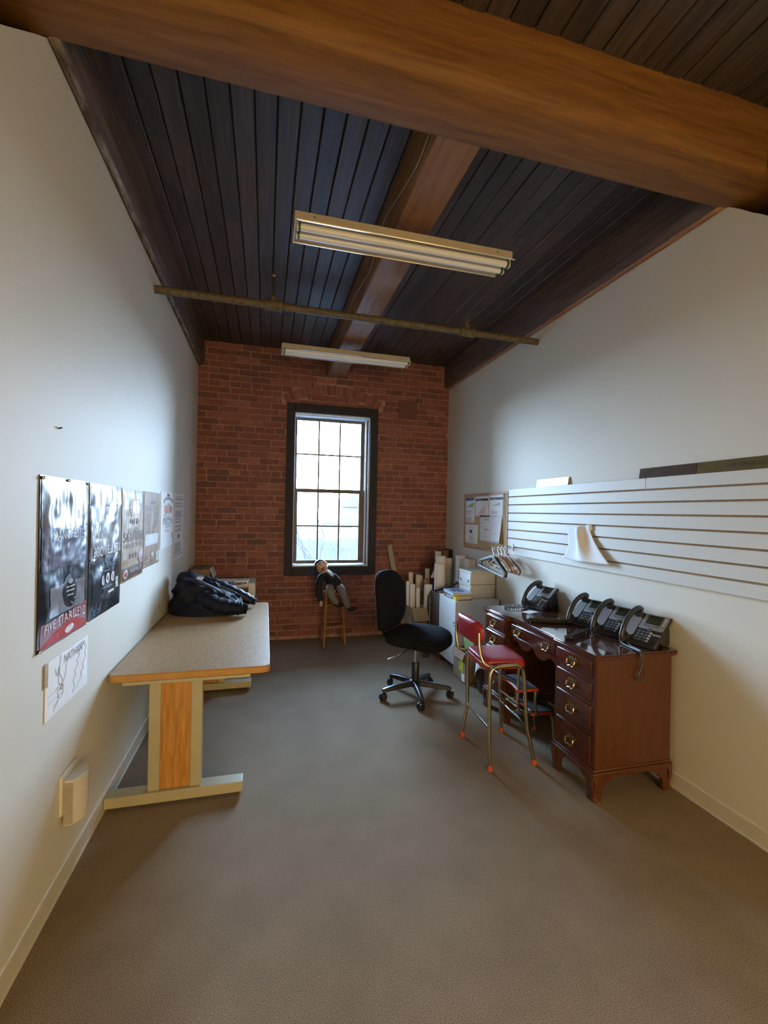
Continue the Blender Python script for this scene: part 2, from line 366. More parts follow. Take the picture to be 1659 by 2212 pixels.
# brick wall
WX0, WX1, WZ0, WZ1 = .306, 1.197, .845, 2.615
mb_ = MB()
for (a_, c_, d_, e_) in ((XL-.1, WX0, 0, 3.5), (WX1, XR+.1, 0, 3.5), (WX0, WX1, 0, WZ0), (WX0, WX1, WZ1, 3.5)): mb_.box(a_, c_, YB, YB+.35, d_, e_)
wall_back = struct(obj('wall_back', mb_, mortar_m, smooth=False))
AC, AR0, AR1 = Vector((.752, 0, 1.735)), 1.105, 1.225     # relieving arch
bricks = []   # (quad corners in xz, proud)
def arch_iv(z):
    o = []
    if z < AC.z: return o
    d = z-AC.z
    xo = sqrt(max(AR1**2-d*d, 0)); xi = sqrt(max(AR0**2-d*d, 0)); lim = .60
    if xo > 0: o.append((max(AC.x-xo, AC.x-lim), AC.x-xi if xi < lim else AC.x-lim)); o.append((AC.x+min(xi, lim), min(AC.x+xo, AC.x+lim)))
    return [(p, q) for p, q in o if q-p > .002]
CH = .070; k = 1
while -.037+CH*k < ZC-.01:
    za, zb = max(-.037+CH*k, .004)+.0055, -.037+CH*(k+1)-.0055; zm = (za+zb)/2; k += 1
    if zb > ZC+.03: break
    header = (k-1) % 7 == 6; L = .112 if header else .2225
    cut = arch_iv(zm)+( [(WX0-.092, WX1+.092)] if .73 < zm < 2.716 else [])
    iv = [(XL, XR)]
    for p, q in cut:
        nv = []
        for a_, c_ in iv:
            if q <= a_ or p >= c_: nv.append((a_, c_)); continue
            if p > a_: nv.append((a_, p-.004))
            if q < c_: nv.append((q+.004, c_))
        iv = nv
    x = XL-L*((.5 if k % 2 else 0)+random.uniform(0, .12))
    while x < XR:
        ln = L*random.uniform(.95, 1.05)
        for a_, c_ in iv:
            p, q = max(x+.0055, a_), min(x+ln-.0055, c_)
            if q-p > .018:
                j = lambda: random.uniform(-.0016, .0016)
                bricks.append([(p+j(), za+j()), (q+j(), za+j()), (q+j(), zb+j()), (p+j(), zb+j())])
        x += ln
na = 19
for i in range(na):
    t0 = .5*pi+.505*(1-2*i/na); t1 = .5*pi+.505*(1-2*(i+1)/na); g = .0045/AR1
    bricks.append([(AC.x+r_*cos(a_), AC.z+r_*sin(a_)) for r_, a_ in ((AR0+.004, t0-g), (AR0+.004, t1+g), (AR1-.005, t1+g), (AR1-.005, t0-g))])
def brick_mb(mb, q):
    pr = .004+random.uniform(0, .004); c = (sum(p[0] for p in q)/4, sum(p[1] for p in q)/4); w_ = [random.uniform(-.0012, .0012) for _ in q]
    fr_ = [(p[0]+(.0025 if p[0] < c[0] else -.0025), p[1]+(.0025 if p[1] < c[1] else -.0025)) for p in q]
    vs = [(p[0], YB+.004, p[1]) for p in q]+[(p[0], YB-pr+.002, p[1]) for p in q]+[(p[0], YB-pr-w_[i], p[1]) for i, p in enumerate(fr_)]
    fs = [(8, 9, 10, 11)]+[(i, (i+1) % 4, 4+(i+1) % 4, 4+i) for i in range(4)]+[(4+i, 4+(i+1) % 4, 8+(i+1) % 4, 8+i) for i in range(4)]
    return mb.add(vs, fs)
def bscore(q):
    cx, cz = sum(p[0] for p in q)/4, sum(p[1] for p in q)/4
    a_ = (max(p[0] for p in q)-min(p[0] for p in q))*(max(p[1] for p in q)-min(p[1] for p in q))/(cx*cx+YB**2+(cz-CAMH)**2)**1.5
    if (cz < 1.02 and cx > 1.38) or (cz < .78 and cx < -.02) or (cz < .9 and cx < -.45): a_ *= .1
    return -a_
bricks.sort(key=bscore)
for q in bricks[:300]: obj('brick', brick_mb(MB(), q), brick_m, wall_back, smooth=False)
m_ = MB()
for q in bricks[300:]: brick_mb(m_, q)
o = obj('brickwork', m_, brick_m, wall_back, smooth=False); o['kind'] = 'stuff'

# ------------------------------------------------------------------ window
glass_m, t, b = new('window_glass'); nt_ = t.nodes
tr = nt_.new('ShaderNodeBsdfTransparent'); tr.inputs[0].default_value = (.97, .985, 1, 1); gl = nt_.new('ShaderNodeBsdfGlossy'); gl.inputs['Roughness'].default_value = .02
fz = nt_.new('ShaderNodeFresnel'); fz.inputs[0].default_value = 1.45; ms = nt_.new('ShaderNodeMixShader')
t.links.new(fz.outputs[0], ms.inputs[0]); t.links.new(tr.outputs[0], ms.inputs[1]); t.links.new(gl.outputs[0], ms.inputs[2]); t.links.new(ms.outputs[0], nt_['Material Output'].inputs[0])
win = sempty('window_1', (.7515, YB, .731))
CX0, CX1, CZ0, CZ1 = .216, 1.287, .731, 2.716
for q in ((CX0, WX0, CZ0, CZ1), (WX1, CX1, CZ0, CZ1), (WX0, WX1, WZ1, CZ1), (WX0, WX1, CZ0, WZ0-.012)):
    obj('casing_board', MB().box(q[0], q[1], YB-.026, YB+.004, q[2], q[3]), iron_trim, win, bevel=.004)
jb = MB(); jb.box(WX0, WX0+.008, YB, YB+.26, WZ0, WZ1); jb.box(WX0, WX1, YB, YB+.26, WZ1-.012, WZ1); jb.box(WX0, WX1, YB+.035, YB+.26, WZ1-.026, WZ1)
jb.box(WX1-.016, WX1, YB, YB+.26, WZ0, WZ1); jb.box(WX1-.042, WX1-.026, YB+.045, YB+.26, WZ0, WZ1); jb.box(WX1-.03, WX1, YB+.075, YB+.26, WZ0, WZ1)
obj('jamb', jb, jamb_m, win, bevel=.002)
obj('jamb_groove', MB().box(WX1-.026, WX1-.016, YB+.05, YB+.074, WZ0, WZ1), gap_m, win)
sl = MB().prism([(YB-.012, WZ0-.012), (YB-.012, WZ0+.004), (YB+.26, WZ0+.012), (YB+.26, WZ0-.012)], 'x', WX0, WX1)
obj('sill', sl, jamb_m, win, bevel=.002)
def sash(name, x0, x1, z0, z1, gx0, gx1, gz0, gz1, ya, yb_, mx_, mz):
    s_ = MB(); s_.box(x0, gx0, ya, yb_, z0, z1); s_.box(gx1, x1, ya, yb_, z0, z1); s_.box(gx0, gx1, ya, yb_, z0, gz0); s_.box(gx0, gx1, ya, yb_, gz1, z1)
    so = obj(name, s_, sash_m, win, bevel=.003); hw = .0095
    for m in mx_: obj('muntin', MB().box(m-hw, m+hw, ya+.006, yb_-.006, gz0, gz1), sash_m, so, bevel=.002)
    xs = [gx0]+mx_+[gx1]; zs = [gz0, mz, gz1]
    obj('muntin', MB().box(gx0, gx1, ya+.009, yb_-.009, mz-hw, mz+hw), sash_m, so, bevel=.002)
    for i in range(3):
        for j in range(2): obj('pane', MB().box(xs[i], xs[i+1], (ya+yb_)/2-.001, (ya+yb_)/2+.001, zs[j], zs[j+1]), glass_m, so, smooth=False)
sash('upper_sash', .315, 1.158, 1.702, 2.586, .346, 1.113, 1.746, 2.555, YB+.137, YB+.166, [.604, .858], 2.155)
sash('lower_sash', .315, 1.158, .857, 1.735, .359, 1.091, .899, 1.698, YB+.087, YB+.122, [.600, .852], 1.302)
tag(obj('cover_plate', MB().prism(rrect(1.546, 1.783, 2.627, 2.853, .012), 'y', YB-.016, YB-.003), plain('painted_plate', (.17, .062, .05), .6, var=.15), bevel=.003), 'square painted plate screwed to the brick wall right of the window', 'wall plate')

# outside, seen through the panes
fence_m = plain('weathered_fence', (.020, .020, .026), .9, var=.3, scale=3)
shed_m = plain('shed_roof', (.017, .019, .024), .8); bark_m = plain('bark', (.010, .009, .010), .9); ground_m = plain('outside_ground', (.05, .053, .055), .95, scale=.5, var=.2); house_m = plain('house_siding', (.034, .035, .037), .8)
obj('ground', MB().box(-60, 80, YB+.36, 120, -.7, -.5), ground_m)['kind'] = 'structure'
fn = thing('board_fence', 'weathered board fence outside beyond the window', 'fence', (2.2, 12, -.5))
for i in range(26):
    h = .72+random.uniform(-.05, .06)+(.10 if i % 9 == 4 else 0); x0 = .2+i*.145
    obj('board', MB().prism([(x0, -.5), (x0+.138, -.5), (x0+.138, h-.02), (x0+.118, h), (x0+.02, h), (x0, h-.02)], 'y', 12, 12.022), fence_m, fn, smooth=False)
for z in (-.2, .4): obj('rail', MB().box(.2, 3.97, 12.024, 12.07, z, z+.09), fence_m, fn)
sh = thing('arched_shed', 'grey shed with a round arched roof beyond the fence', 'shed', (6.0, 38, -.5))
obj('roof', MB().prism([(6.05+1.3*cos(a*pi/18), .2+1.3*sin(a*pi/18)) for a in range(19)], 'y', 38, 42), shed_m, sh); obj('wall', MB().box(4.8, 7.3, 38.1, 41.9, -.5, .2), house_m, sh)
hs = thing('house', 'pale gabled house far beyond the arched shed', 'house', (12.5, 60, -.5))
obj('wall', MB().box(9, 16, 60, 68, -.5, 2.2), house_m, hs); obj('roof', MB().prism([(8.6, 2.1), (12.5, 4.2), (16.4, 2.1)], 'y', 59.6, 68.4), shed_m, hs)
tree = thing('bare_tree', 'bare leafless tree outside the left window panes', 'tree', (.95, 9.2, -.5))
tm = MB(); random.seed(3)
def branch(p, d, L, r, dep):
    pts = [p]; q = Vector(p)
    for i in range(4):
        d = (d+Vector((random.uniform(-.16, .16), random.uniform(-.16, .16), random.uniform(-.04, .12)))).normalized(); q = q+d*L/4; pts.append(q.copy())
    tm.tube(pts, [r*(1-.14*i) for i in range(5)], 6)
    if dep:
        for i in range(3): branch(pts[random.choice((2, 3, 4))], (d+Vector((random.uniform(-.8, .8), random.uniform(-.4, .4), random.uniform(-.1, .5)))).normalized(), L*.62, r*.5, dep-1)
branch(Vector((.95, 9.2, -.52)), Vector((-.05, 0, 1)), 1.7, .045, 3); branch(Vector((1.0, 9.2, -.52)), Vector((.22, 0, 1)), 1.5, .03, 3)
obj('branches', tm, bark_m, tree); random.seed(11)

# ================================================================== CEILING FITTINGS
def fixture(label, y0, zb, x0, x1):
    t_ = thing('fluorescent_fixture', label, 'ceiling light', ((x0+x1)/2, y0+.1, ZB), 0, 'unlit fluorescent strips under the beam')
    y1 = y0+.2; c = MB(); c.box(x0, x1-.004, y0, y0+.012, zb+.006, zb+.046); c.box(x0, x1-.004, y1-.012, y1, zb, zb+.046); c.box(x0, x0+.012, y0, y1, zb, zb+.046); c.box(x0, x1-.004, y0+.012, y1-.012, zb+.034, zb+.046)
    obj('housing', c, fixm, t_, bevel=.002)
    for xx in (.70, .82): obj('mounting_screw', MB().cyl((xx, y0+.16, zb+.04), (xx, y0+.16, ZB+.008), .004, n=8), chrome_m, t_)
    r = MB().prism([(y0+.013, zb+.012), (y0+.016, zb+.033), (y1-.016, zb+.033), (y1-.013, zb+.006), (y1-.014, zb+.030), (y0+.02, zb+.030)], 'x', x0+.014, x1-.006)
    obj('reflector', r, fixin, t_)
    lip = MB(); lip.tube([(x0+.004, y0+.004, zb+.004), (x1+.012, y0+.004, zb+.004)], .004, 6); lip.tube([(x0+.004, y1-.004, zb-.001), (x1-.01, y1-.004, zb-.001)], .003, 6)
    obj('lip', lip, chrome_m, t_)
    for dy in (.062, .132):
        tb = obj('tube', MB().cyl((x0+.03, y0+dy, zb+.004), (x1-.006, y0+dy, zb+.004), .019, n=14), tube_w, t_)
        obj('collar', MB().cyl((x1-.012, y0+dy, zb+.004), (x1+.002, y0+dy, zb+.004), .0196, n=14), green_m, tb)
        obj('collar', MB().cyl((x0+.024, y0+dy, zb+.004), (x0+.034, y0+dy, zb+.004), .0196, n=14), green_m, tb)
        obj('socket', MB().box(x1+.002, x1+.014, y0+dy-.014, y0+dy+.014, zb-.016, zb+.04), fixin, tb, bevel=.005)
        obj('socket', MB().box(x0+.012, x0+.025, y0+dy-.014, y0+dy+.014, zb-.016, zb+.04), fixin, tb, bevel=.005)
    for xx in (x0+.10, x1-.10): obj('slot', MB().tube([(xx-.006, y0-.001, zb+.03), (xx+.006, y0-.001, zb+.022)], .0022, 5), ink, t_)
fixture('unlit fluorescent strip nearer the camera, in front of the sprinkler pipe', 2.275, 2.945, .112, 1.342)
fixture('unlit fluorescent strip farther back, close to the brick wall', 4.05, 2.925, .110, 1.312)
pp = thing('sprinkler_pipe', 'old painted sprinkler pipe running from wall to wall under the ceiling', 'pipe', (XL, 3.25, 2.925))
A, B = Vector((XL, 3.232, 2.926)), Vector((XR, 3.314, 2.953)); at = lambda u: A.lerp(B, u)
obj('pipe', MB().cyl(A, B, .026, n=18), pipe_m, pp)
for u, top, big in ((.259, .17, 1), (.775, .07, 0)):
    c = at(u); f_ = MB(); f_.cyl(c-Vector((.05, 0, 0)), c+Vector((.05, 0, 0)), .036, n=16); f_.cyl(c-Vector((.06, 0, 0)), c-Vector((.045, 0, 0)), .041, n=16); f_.cyl(c+Vector((.045, 0, 0)), c+Vector((.06, 0, 0)), .041, n=16); f_.cyl(c, c+Vector((0, 0, .055)), .026, n=14)
    fo = obj('fitting', f_, pipe_m, pp)
    h_ = MB(); h_.cyl(c+Vector((0, 0, .05)), c+Vector((0, 0, .05+top*.5)), .012, n=10)
    for s in (-1, 1): h_.tube([c+Vector((0, 0, .05+top*.45)), c+Vector((s*.017, 0, .05+top*.65)), c+Vector((0, 0, .05+top*.95))], .0035, 6)
    h_.cyl(c+Vector((0, 0, .05+top*.95)), c+Vector((0, 0, .05+top)), .018, n=12)
    obj('sprinkler_head', h_, chrome_m if big else pipe_m, fo)
for u in (.52, .585, .64, .72, .955): obj('joint', MB().cyl(at(u)-Vector((.004, 0, 0)), at(u)+Vector((.004, 0, 0)), .0285, n=14), pipe_m, pp)
wp = catmull([(.655, 1.74, 3.15), (.650, 1.95, 3.10), (.652, 2.25, 3.16), (.650, 2.6, 3.22), (.651, 2.9, 3.12), (.650, 3.2, 3.15), (.652, 3.6, 3.20), (.651, 3.9, 3.13), (.652, 4.1, 3.10)], 6)
tag(obj('electrical_cable', MB().tube(wp, .004, 6), plain('grey_cable', (.30, .29, .26), .5)), 'thin grey cable strung along the centre beam to the lights', 'cable')

# ================================================================== LEFT WALL
def noi(u, v, s=1, k=0): return mnoise.noise(Vector((u*s, v*s, k)))
def sheet(name, label, cat, y0, y1, z0, z1, mat, thick=.004, wr=.0, seed=0, group=None, wall='L', vert=1, lift=.003, nu=40, nv=60):
    W_, H_ = y1-y0, z1-z0
    def disp(u, v):     # u along the wall, v up, both 0..1
        if not wr: return lift
        e = min(1, 8*min(u, 1-u)+.25)*min(1, 8*min(v, 1-v)+.25)
        a = noi(u*W_, v*H_*vert*.35, 26, seed)*.55+noi(u*W_, v*H_, 11, seed+5)*.6+abs(noi(u*W_, v*H_*.5, 44, seed+9))*.5
        return lift+max(wr*(.9+a)*e, 0)
    def at_(u, v, off=0):
        d = disp(u, v)+off; y = y0+u*W_; z = z0+v*H_+(noi(u*3, v*3, 1, seed)*.003 if wr else 0)
        return Vector((XL+d, y, z))
    g = MB(); n_ = nu if wr else 2; m_ = nv if wr else 2
    F = MB().grid(lambda u, v: at_(u, v), n_, m_); nvv = len(F.v)
    back = [(XL+.001, p[1], p[2]) for p in F.v]
    fs = list(F.f)+[tuple(i+nvv for i in f[::-1]) for f in F.f]; w_ = n_+1
    ring = [i for i in range(w_)]+[j*w_+n_ for j in range(1, m_+1)]+[m_*w_+i for i in range(n_-1, -1, -1)]+[j*w_ for j in range(m_-1, 0, -1)]
    fs += [(ring[i], ring[(i+1) % len(ring)], ring[(i+1) % len(ring)]+nvv, ring[i]+nvv) for i in range(len(ring))]
    g.v = F.v+back; g.f = fs; g.m = [0]*len(fs)
    r = thing(name, label, cat, (XL, (y0+y1)/2, z0), 0, group)
    obj('sheet', g, mat, r, fixn=True, ang=70)
    return r, at_, W_, H_
def patch(root, at_, name, u0, u1, v0, v1, mat, off=.0012, nu=14, nv=14, fn=None):
    """flat print laid on the sheet: follows its wrinkles; fn maps (s,t) to (u,v)"""
    f = fn or (lambda s, t: (u0+(u1-u0)*s, v0+(v1-v0)*t))
    return obj(name, MB().grid(lambda s, t: at_(*f(s, t), off), nu, nv), mat, root, ang=70)
def disc(root, at_, name, uc, vc, ru, rv, mat, off=.0018):
    return patch(root, at_, name, 0, 0, 0, 0, mat, off, 24, 5, fn=lambda s, t: (uc+ru*(t*.98+.02)*cos(2*pi*s), vc+rv*(t*.98+.02)*sin(2*pi*s)))
def words(root, at_, W_, H_, s, uc, vc, size, mat, width=None, off=.0024, arc=None, slope=0, name='lettering'):
    mb = text_mb(s, size, width)
    def f(x, y):
        v = vc+y/H_+slope*x
        if arc: v += arc*(1-(2*x/W_)**2)-arc
        return at_(min(max(uc+x/W_, 0), 1), min(max(v, 0), 1), off)
    return obj(name, mapmb(mb, f), mat, root, smooth=False, fixn=False)
def lines(root, at_, rows, u0, u1, v0, v1, mat, seed=0, off=.0014, name='printed_lines', wmin=.6, fill=.45):
    r = random.Random(seed); mb = MB(); dv = (v1-v0)/rows
    for i in range(rows):
        if r.random() < .1: continue
        w_ = (u1-u0)*r.uniform(wmin, 1); va = v0+i*dv; n_ = 8
        mb.grid(lambda s, t: at_(u0+w_*s, va+dv*fill*t, off), n_, 1)
    o_ = obj(name, mb, mat, root, smooth=False); o_['kind'] = 'stuff'; return o_

foil_lo = plain('black_foil', (.012, .012, .014), .26, 0, var=.2, spec=.3)
foil_hi, t, b = new('silver_reflection_mat'); setp(b, None, .26, .18, spec=.22); n = noise_tex(t, 9, 4, stretch=(1, 5, .6)); r_ = ramp(t, n.outputs['Fac'], [(.30, (.05, .045, .045)), (.5, (.20, .17, .15)), (.7, (.36, .31, .28))]); t.links.new(r_.outputs[0], b.inputs['Base Color'])  # window and wall reflections on black foil, put into the colour
foil_mid, t, b = new('violet_reflection_mat'); setp(b, None, .28, .05, spec=.18); n = noise_tex(t, 8, 4, stretch=(1, 7, .7)); r_ = ramp(t, n.outputs['Fac'], [(.32, (.03, .03, .04)), (.45, (.13, .13, .18)), (.72, (.27, .27, .37))]); t.links.new(r_.outputs[0], b.inputs['Base Color'])  # bluish reflections on the wrinkled black foil, painted as colour
greypr = plain('grey_print', (.33, .34, .37), .22, .3, var=.1); redpr = plain('red_print', (.50, .03, .015), .45, spec=.2); pinkpr = plain('pink_print', (.36, .22, .28), .4, spec=.2); whitepr = plain('white_print', (.78, .78, .80), .3); faintpr = plain('faint_print', (.60, .59, .58), .5); bluepr = plain('blue_print', (.10, .22, .36), .3)
# 1 black bag with the red foot, reflections painted on its upper part
G = 'flattened pellet bags pinned to the left wall'
r1_, a1, W1, H1 = sheet('foil_bag', 'black foil bag with painted silvery reflections and a red foot, nearest on the left wall', 'bag', 1.738, 2.158, .978, 1.586, foil_lo, wr=.0075, seed=1, group=G)
patch(r1_, a1, 'silver_reflection', .02, .97, .70, .985, foil_hi, nu=30, nv=24)
patch(r1_, a1, 'violet_reflection', .03, .97, .45, .70, foil_mid, nu=30, nv=24)
patch(r1_, a1, 'grey_panel', .16, .90, .175, .35, greypr, nu=20, nv=12)
patch(r1_, a1, 'pink_panel', .04, .97, .012, .155, pinkpr, .0010, 20, 10)
patch(r1_, a1, 'red_arc', 0, 0, 0, 0, redpr, .0016, 24, 8, fn=lambda s, t: (.04+.93*s, .012+t*(.004+.090*sin(pi*(.02+.86*s)))))
patch(r1_, a1, 'red_band', 0, 0, 0, 0, plain('dull_red_print', (.30, .03, .03), .45, spec=.2), .0014, 24, 6, fn=lambda s, t: (.40+.57*s, .100+t*(.055+.03*s)))
disc(r1_, a1, 'round_emblem', .56, .295, .155, .105, plain('emblem_black', (.02, .02, .02), .2))
disc(r1_, a1, 'emblem_mark', .56, .352, .05, .016, greyink, .0026)
for i, q in enumerate((.315, .29, .262)): lines(r1_, a1, 1, .46+.02*i, .66-.02*i, q, q+.018, midink, i, .0027, 'emblem_lines', 1)
disc(r1_, a1, 'foot_emblem', .56, .055, .10, .026, whitepr, .0026)
words(r1_, a1, W1, H1, 'MANCHESTER', .55, .655, .055, faintpr, .30, arc=.03)
words(r1_, a1, W1, H1, 'FIVE STAR BLEND', .52, .135, .050, whitepr, .36, arc=.03, slope=.0)
for u, v in ((.03, .985), (.97, .985), (.03, .012), (.97, .012), (.5, .99)): obj('pin', MB().ell(a1(u, v, .004), (.006, .006, .006), 8, 6), chrome_m, r1_)
# 2 black bag
r2_, a2, W2, H2 = sheet('foil_bag', 'black foil bag with three white round icons, second from the camera on the left wall', 'bag', 2.178, 2.612, .980, 1.584, foil_lo, wr=.0065, seed=21, group=G)
patch(r2_, a2, 'silver_reflection', .02, .98, .84, .985, foil_hi, nu=30, nv=14)  # painted reflection across the head of the black foil
patch(r2_, a2, 'tan_reflection', .02, .98, .45, .835, plain('tan_reflection_mat', (.20, .16, .13), .28, .1, spec=.2, var=.4, scale=16), nu=30, nv=26)  # brick and ceiling reflections painted onto the black foil
patch(r2_, a2, 'fold_edge', .02, .98, .437, .449, chrome_m, .003, 24, 2)
patch(r2_, a2, 'fold_edge', .02, .98, .838, .846, chrome_m, .003, 24, 2)
patch(r2_, a2, 'pale_label', .74, .96, .855, .965, plain('pale_label', (.55, .60, .60), .4), .002)
words(r2_, a2, W2, H2, 'PEAK', .22, .665, .06, faintpr, .13); words(r2_, a2, W2, H2, 'PERFORMANCE', .45, .60, .04, faintpr, .24); words(r2_, a2, W2, H2, 'BBQ PELLETS', .5, .49, .06, faintpr, .36)
words(r2_, a2, W2, H2, '100% HARDWOOD', .5, .375, .03, bluepr, .20)
for i in range(3): disc(r2_, a2, 'round_icon', .36+.16*i, .265, .052, .042, whitepr, .002); disc(r2_, a2, 'icon_mark', .36+.16*i, .265, .012, .020, greyink, .0028)
lines(r2_, a2, 1, .42, .62, .325, .334, whitepr, 3); lines(r2_, a2, 1, .34, .76, .200, .207, midink, 3)
patch(r2_, a2, 'barcode', .78, .87, .16, .245, cream_p, .002); lines(r2_, a2, 6, .79, .86, .165, .24, ink, 4, .0028, 'barcode_bars'); patch(r2_, a2, 'small_label', .52, .72, .145, .165, cream_p, .002)
words(r2_, a2, W2, H2, '20 LB', .2, .045, .035, bluepr, .09)
# 3 tan bag
tan3 = wood('tan_bag', (.32, .19, .075), (.50, .33, .15), (1, 9, .8), .42, 0, 5, .03, dark=(.18, .09, .035), spec=.15)
r3_, a3, W3, H3 = sheet('kraft_bag', 'glossy tan bag with a red and blue oval emblem, third on the left wall', 'bag', 2.628, 3.052, 1.074, 1.582, tan3, wr=.006, seed=41, group=G)
brown3 = plain('brown_print', (.10, .045, .028), .45, spec=.15)
patch(r3_, a3, 'dark_band', .02, .98, .02, .15, brown3, nu=20, nv=8); patch(r3_, a3, 'dark_head', .05, .95, .78, .965, plain('grey_brown', (.16, .12, .10), .3), .0008, 20, 10)
for k, (rr, m_) in enumerate(((1, redpr), (.93, whitepr), (.85, redpr), (.72, plain('emblem_blue', (.36, .44, .62), .3)))): disc(r3_, a3, 'oval_emblem', .52, .80, .235*rr, .115*rr, m_, .0016+.0006*k)
patch(r3_, a3, 'emblem_peak', 0, 0, 0, 0, whitepr, .0042, 6, 6, fn=lambda s, t: (.52+(s-.5)*.26*(1-t), .775+t*.07))
for i in range(5): patch(r3_, a3, 'stripe', .32+.08*i, .36+.08*i, .60+.012*abs(2-i), .672, brown3, .002, 3, 5)
lines(r3_, a3, 2, .2, .88, .53, .58, brown3, 6); words(r3_, a3, W3, H3, 'SIGNATURE', .5, .47, .075, brown3, .37); words(r3_, a3, W3, H3, '100% WOOD PELLETS', .5, .375, .035, brown3, .3)
for i in range(3): patch(r3_, a3, 'icon', .28+.15*i, .36+.15*i, .235, .285, brown3, .002, 3, 3)
disc(r3_, a3, 'food_picture', .82, .235, .13, .085, plain('roast_brown', (.22, .06, .03), .4), .002); disc(r3_, a3, 'food_highlight', .80, .25, .06, .035, plain('roast_light', (.40, .16, .07), .4), .003)
words(r3_, a3, W3, H3, 'WOOD PELLETS', .58, .092, .03, cream_p, .22); disc(r3_, a3, 'small_emblem', .14, .085, .09, .05, whitepr, .002); disc(r3_, a3, 'small_emblem_ring', .14, .085, .06, .03, redpr, .003)
# 4 brown bag of small print
r4_, a4, W4, H4 = sheet('kraft_bag', 'brown kraft bag covered in small print with a white table, fourth on the left wall', 'bag', 3.068, 3.488, 1.096, 1.584, plain('kraft_brown', (.30, .185, .09), .5, var=.08, spec=.15), wr=.004, seed=61, group=G)
patch(r4_, a4, 'white_table', .05, .88, .285, .43, whitepr); lines(r4_, a4, 7, .08, .85, .29, .425, midink, 8, .002)
patch(r4_, a4, 'heading_box', .34, .72, .845, .875, brown3); lines(r4_, a4, 22, .05, .40, .46, .82, brown3, 9); lines(r4_, a4, 18, .58, .92, .52, .82, brown3, 10); lines(r4_, a4, 3, .1, .85, .445, .475, brown3, 12)
patch(r4_, a4, 'barcode', .72, .94, .04, .17, cream_p, .002); lines(r4_, a4, 9, .74, .92, .05, .16, ink, 4, .0028, 'barcode_bars'); disc(r4_, a4, 'small_emblem', .48, .155, .09, .042, redpr, .002); disc(r4_, a4, 'small_emblem_core', .48, .155, .065, .028, whitepr, .003); lines(r4_, a4, 2, .38, .58, .06, .10, brown3, 1); lines(r4_, a4, 6, .05, .3, .05, .16, brown3, 2)
# 5, 6 white sheets
r5_, a5, W5, H5 = sheet('paper_poster', 'white paper poster with a flame and feather emblem and bold black words', 'poster', 3.528, 3.972, 1.180, 1.600, white_p, wr=.0015, seed=81)
words(r5_, a5, W5, H5, 'PERFECT MIX', .52, .47, .065, ink, .34); patch(r5_, a5, 'red_square', .44, .66, .925, .975, redpr)
patch(r5_, a5, 'arched_band', 0, 0, 0, 0, greyink, .0014, 20, 3, fn=lambda s, t: (.55+(.34+.06*t)*cos(pi*(1-s)), .74+(.13+.05*t)*sin(pi*(.12+.76*s))))
for k in (-1, 1): disc(r5_, a5, 'flame', .55+.2*k, .695, .12, .075, plain('flame_orange', (.70, .16, .04), .6), .0016)
disc(r5_, a5, 'feather', .55, .70, .11, .10, plain('feather_grey', (.42, .40, .38), .6), .0024)
patch(r5_, a5, 'feather_tail', 0, 0, 0, 0, greyink, .0026, 4, 4, fn=lambda s, t: (.18+.25*t+.08*s, .555+.10*t)); words(r5_, a5, W5, H5, 'METRIC', .55, .53, .04, greyink, .18)
lines(r5_, a5, 8, .30, .78, .28, .43, greyink, 3, wmin=.4); patch(r5_, a5, 'side_print', .86, .92, .15, .25, greyink)
r6_, a6, W6, H6 = sheet('paper_poster', 'white printed sheet full of text lines, closest to the brick wall', 'poster', 4.015, 4.452, 1.042, 1.606, white_p, wr=.0015, seed=91)
lines(r6_, a6, 5, .06, .95, .90, .97, greyink, 5); lines(r6_, a6, 5, .06, .95, .80, .87, greyink, 6); lines(r6_, a6, 15, .06, .95, .55, .74, greyink, 7); lines(r6_, a6, 8, .06, .9, .42, .52, greyink, 17); disc(r6_, a6, 'small_emblem', .45, .345, .10, .035, greyink); lines(r6_, a6, 14, .06, .95, .05, .26, greyink, 8)
# pencil drawing
dr, ad_, WD, HD = sheet('paper_drawing', 'white paper with a pencil drawing taped below the bags', 'drawing', 1.808, 2.188, .716, .926, white_p, wr=.0018, seed=101)
for L_ in ([(.30, .98), (.27, .7), (.34, .52), (.30, .35)], [(.44, .80), (.40, .55), (.36, .45)], [(.18, .80), (.22, .66), (.26, .78), (.25, .55), (.30, .44)], [(.04, .40), (.20, .42), (.30, .46), (.35, .40)], [(.04, .28), (.2, .30), (.26, .26)],
           [(.24, .45), (.25, .30), (.30, .22), (.36, .28), (.36, .44)], [(.25, .29), (.36, .30)], [(.25, .27), (.36, .28)], [(.26, .24), (.16, .16)], [(.26, .22), (.15, .08)], [(.27, .36), (.30, .42), (.33, .34), (.36, .42)],
           [(.78, .86), (.72, .80), (.76, .74), (.68, .66), (.72, .58), (.64, .50), (.66, .40), (.60, .30), (.64, .20), (.58, .12), (.68, .14), (.74, .20), (.82, .26), (.80, .36), (.86, .42), (.84, .52), (.92, .60), (.90, .72), (.95, .80), (.90, .84), (.86, .92)], [(.80, .95), (.84, .88), (.88, .95), (.92, .86)]):
    obj('pencil_line', MB().tube([ad_(u, v, .001) for u, v in catmull([(p, q, 0) for p, q in L_], 4) for u, v in [(u, v)]] if 0 else [ad_(q.x, q.y, .001) for q in catmull([(p, q, 0) for p, q in L_], 4)], .0006, 4), greyink, dr)
words(dr, ad_, WD, HD, 'NATHAN', .60, .86, .045, greyink, .17, off=.0015, slope=.05)
tp = MB(); tp.grid(lambda s, t: Vector((XL+.004+.001*s, 1.797+.025*s, .84+.085*t)), 2, 2)
obj('tape', tp, plain('yellowed_tape', (.45, .36, .18), .4), dr)
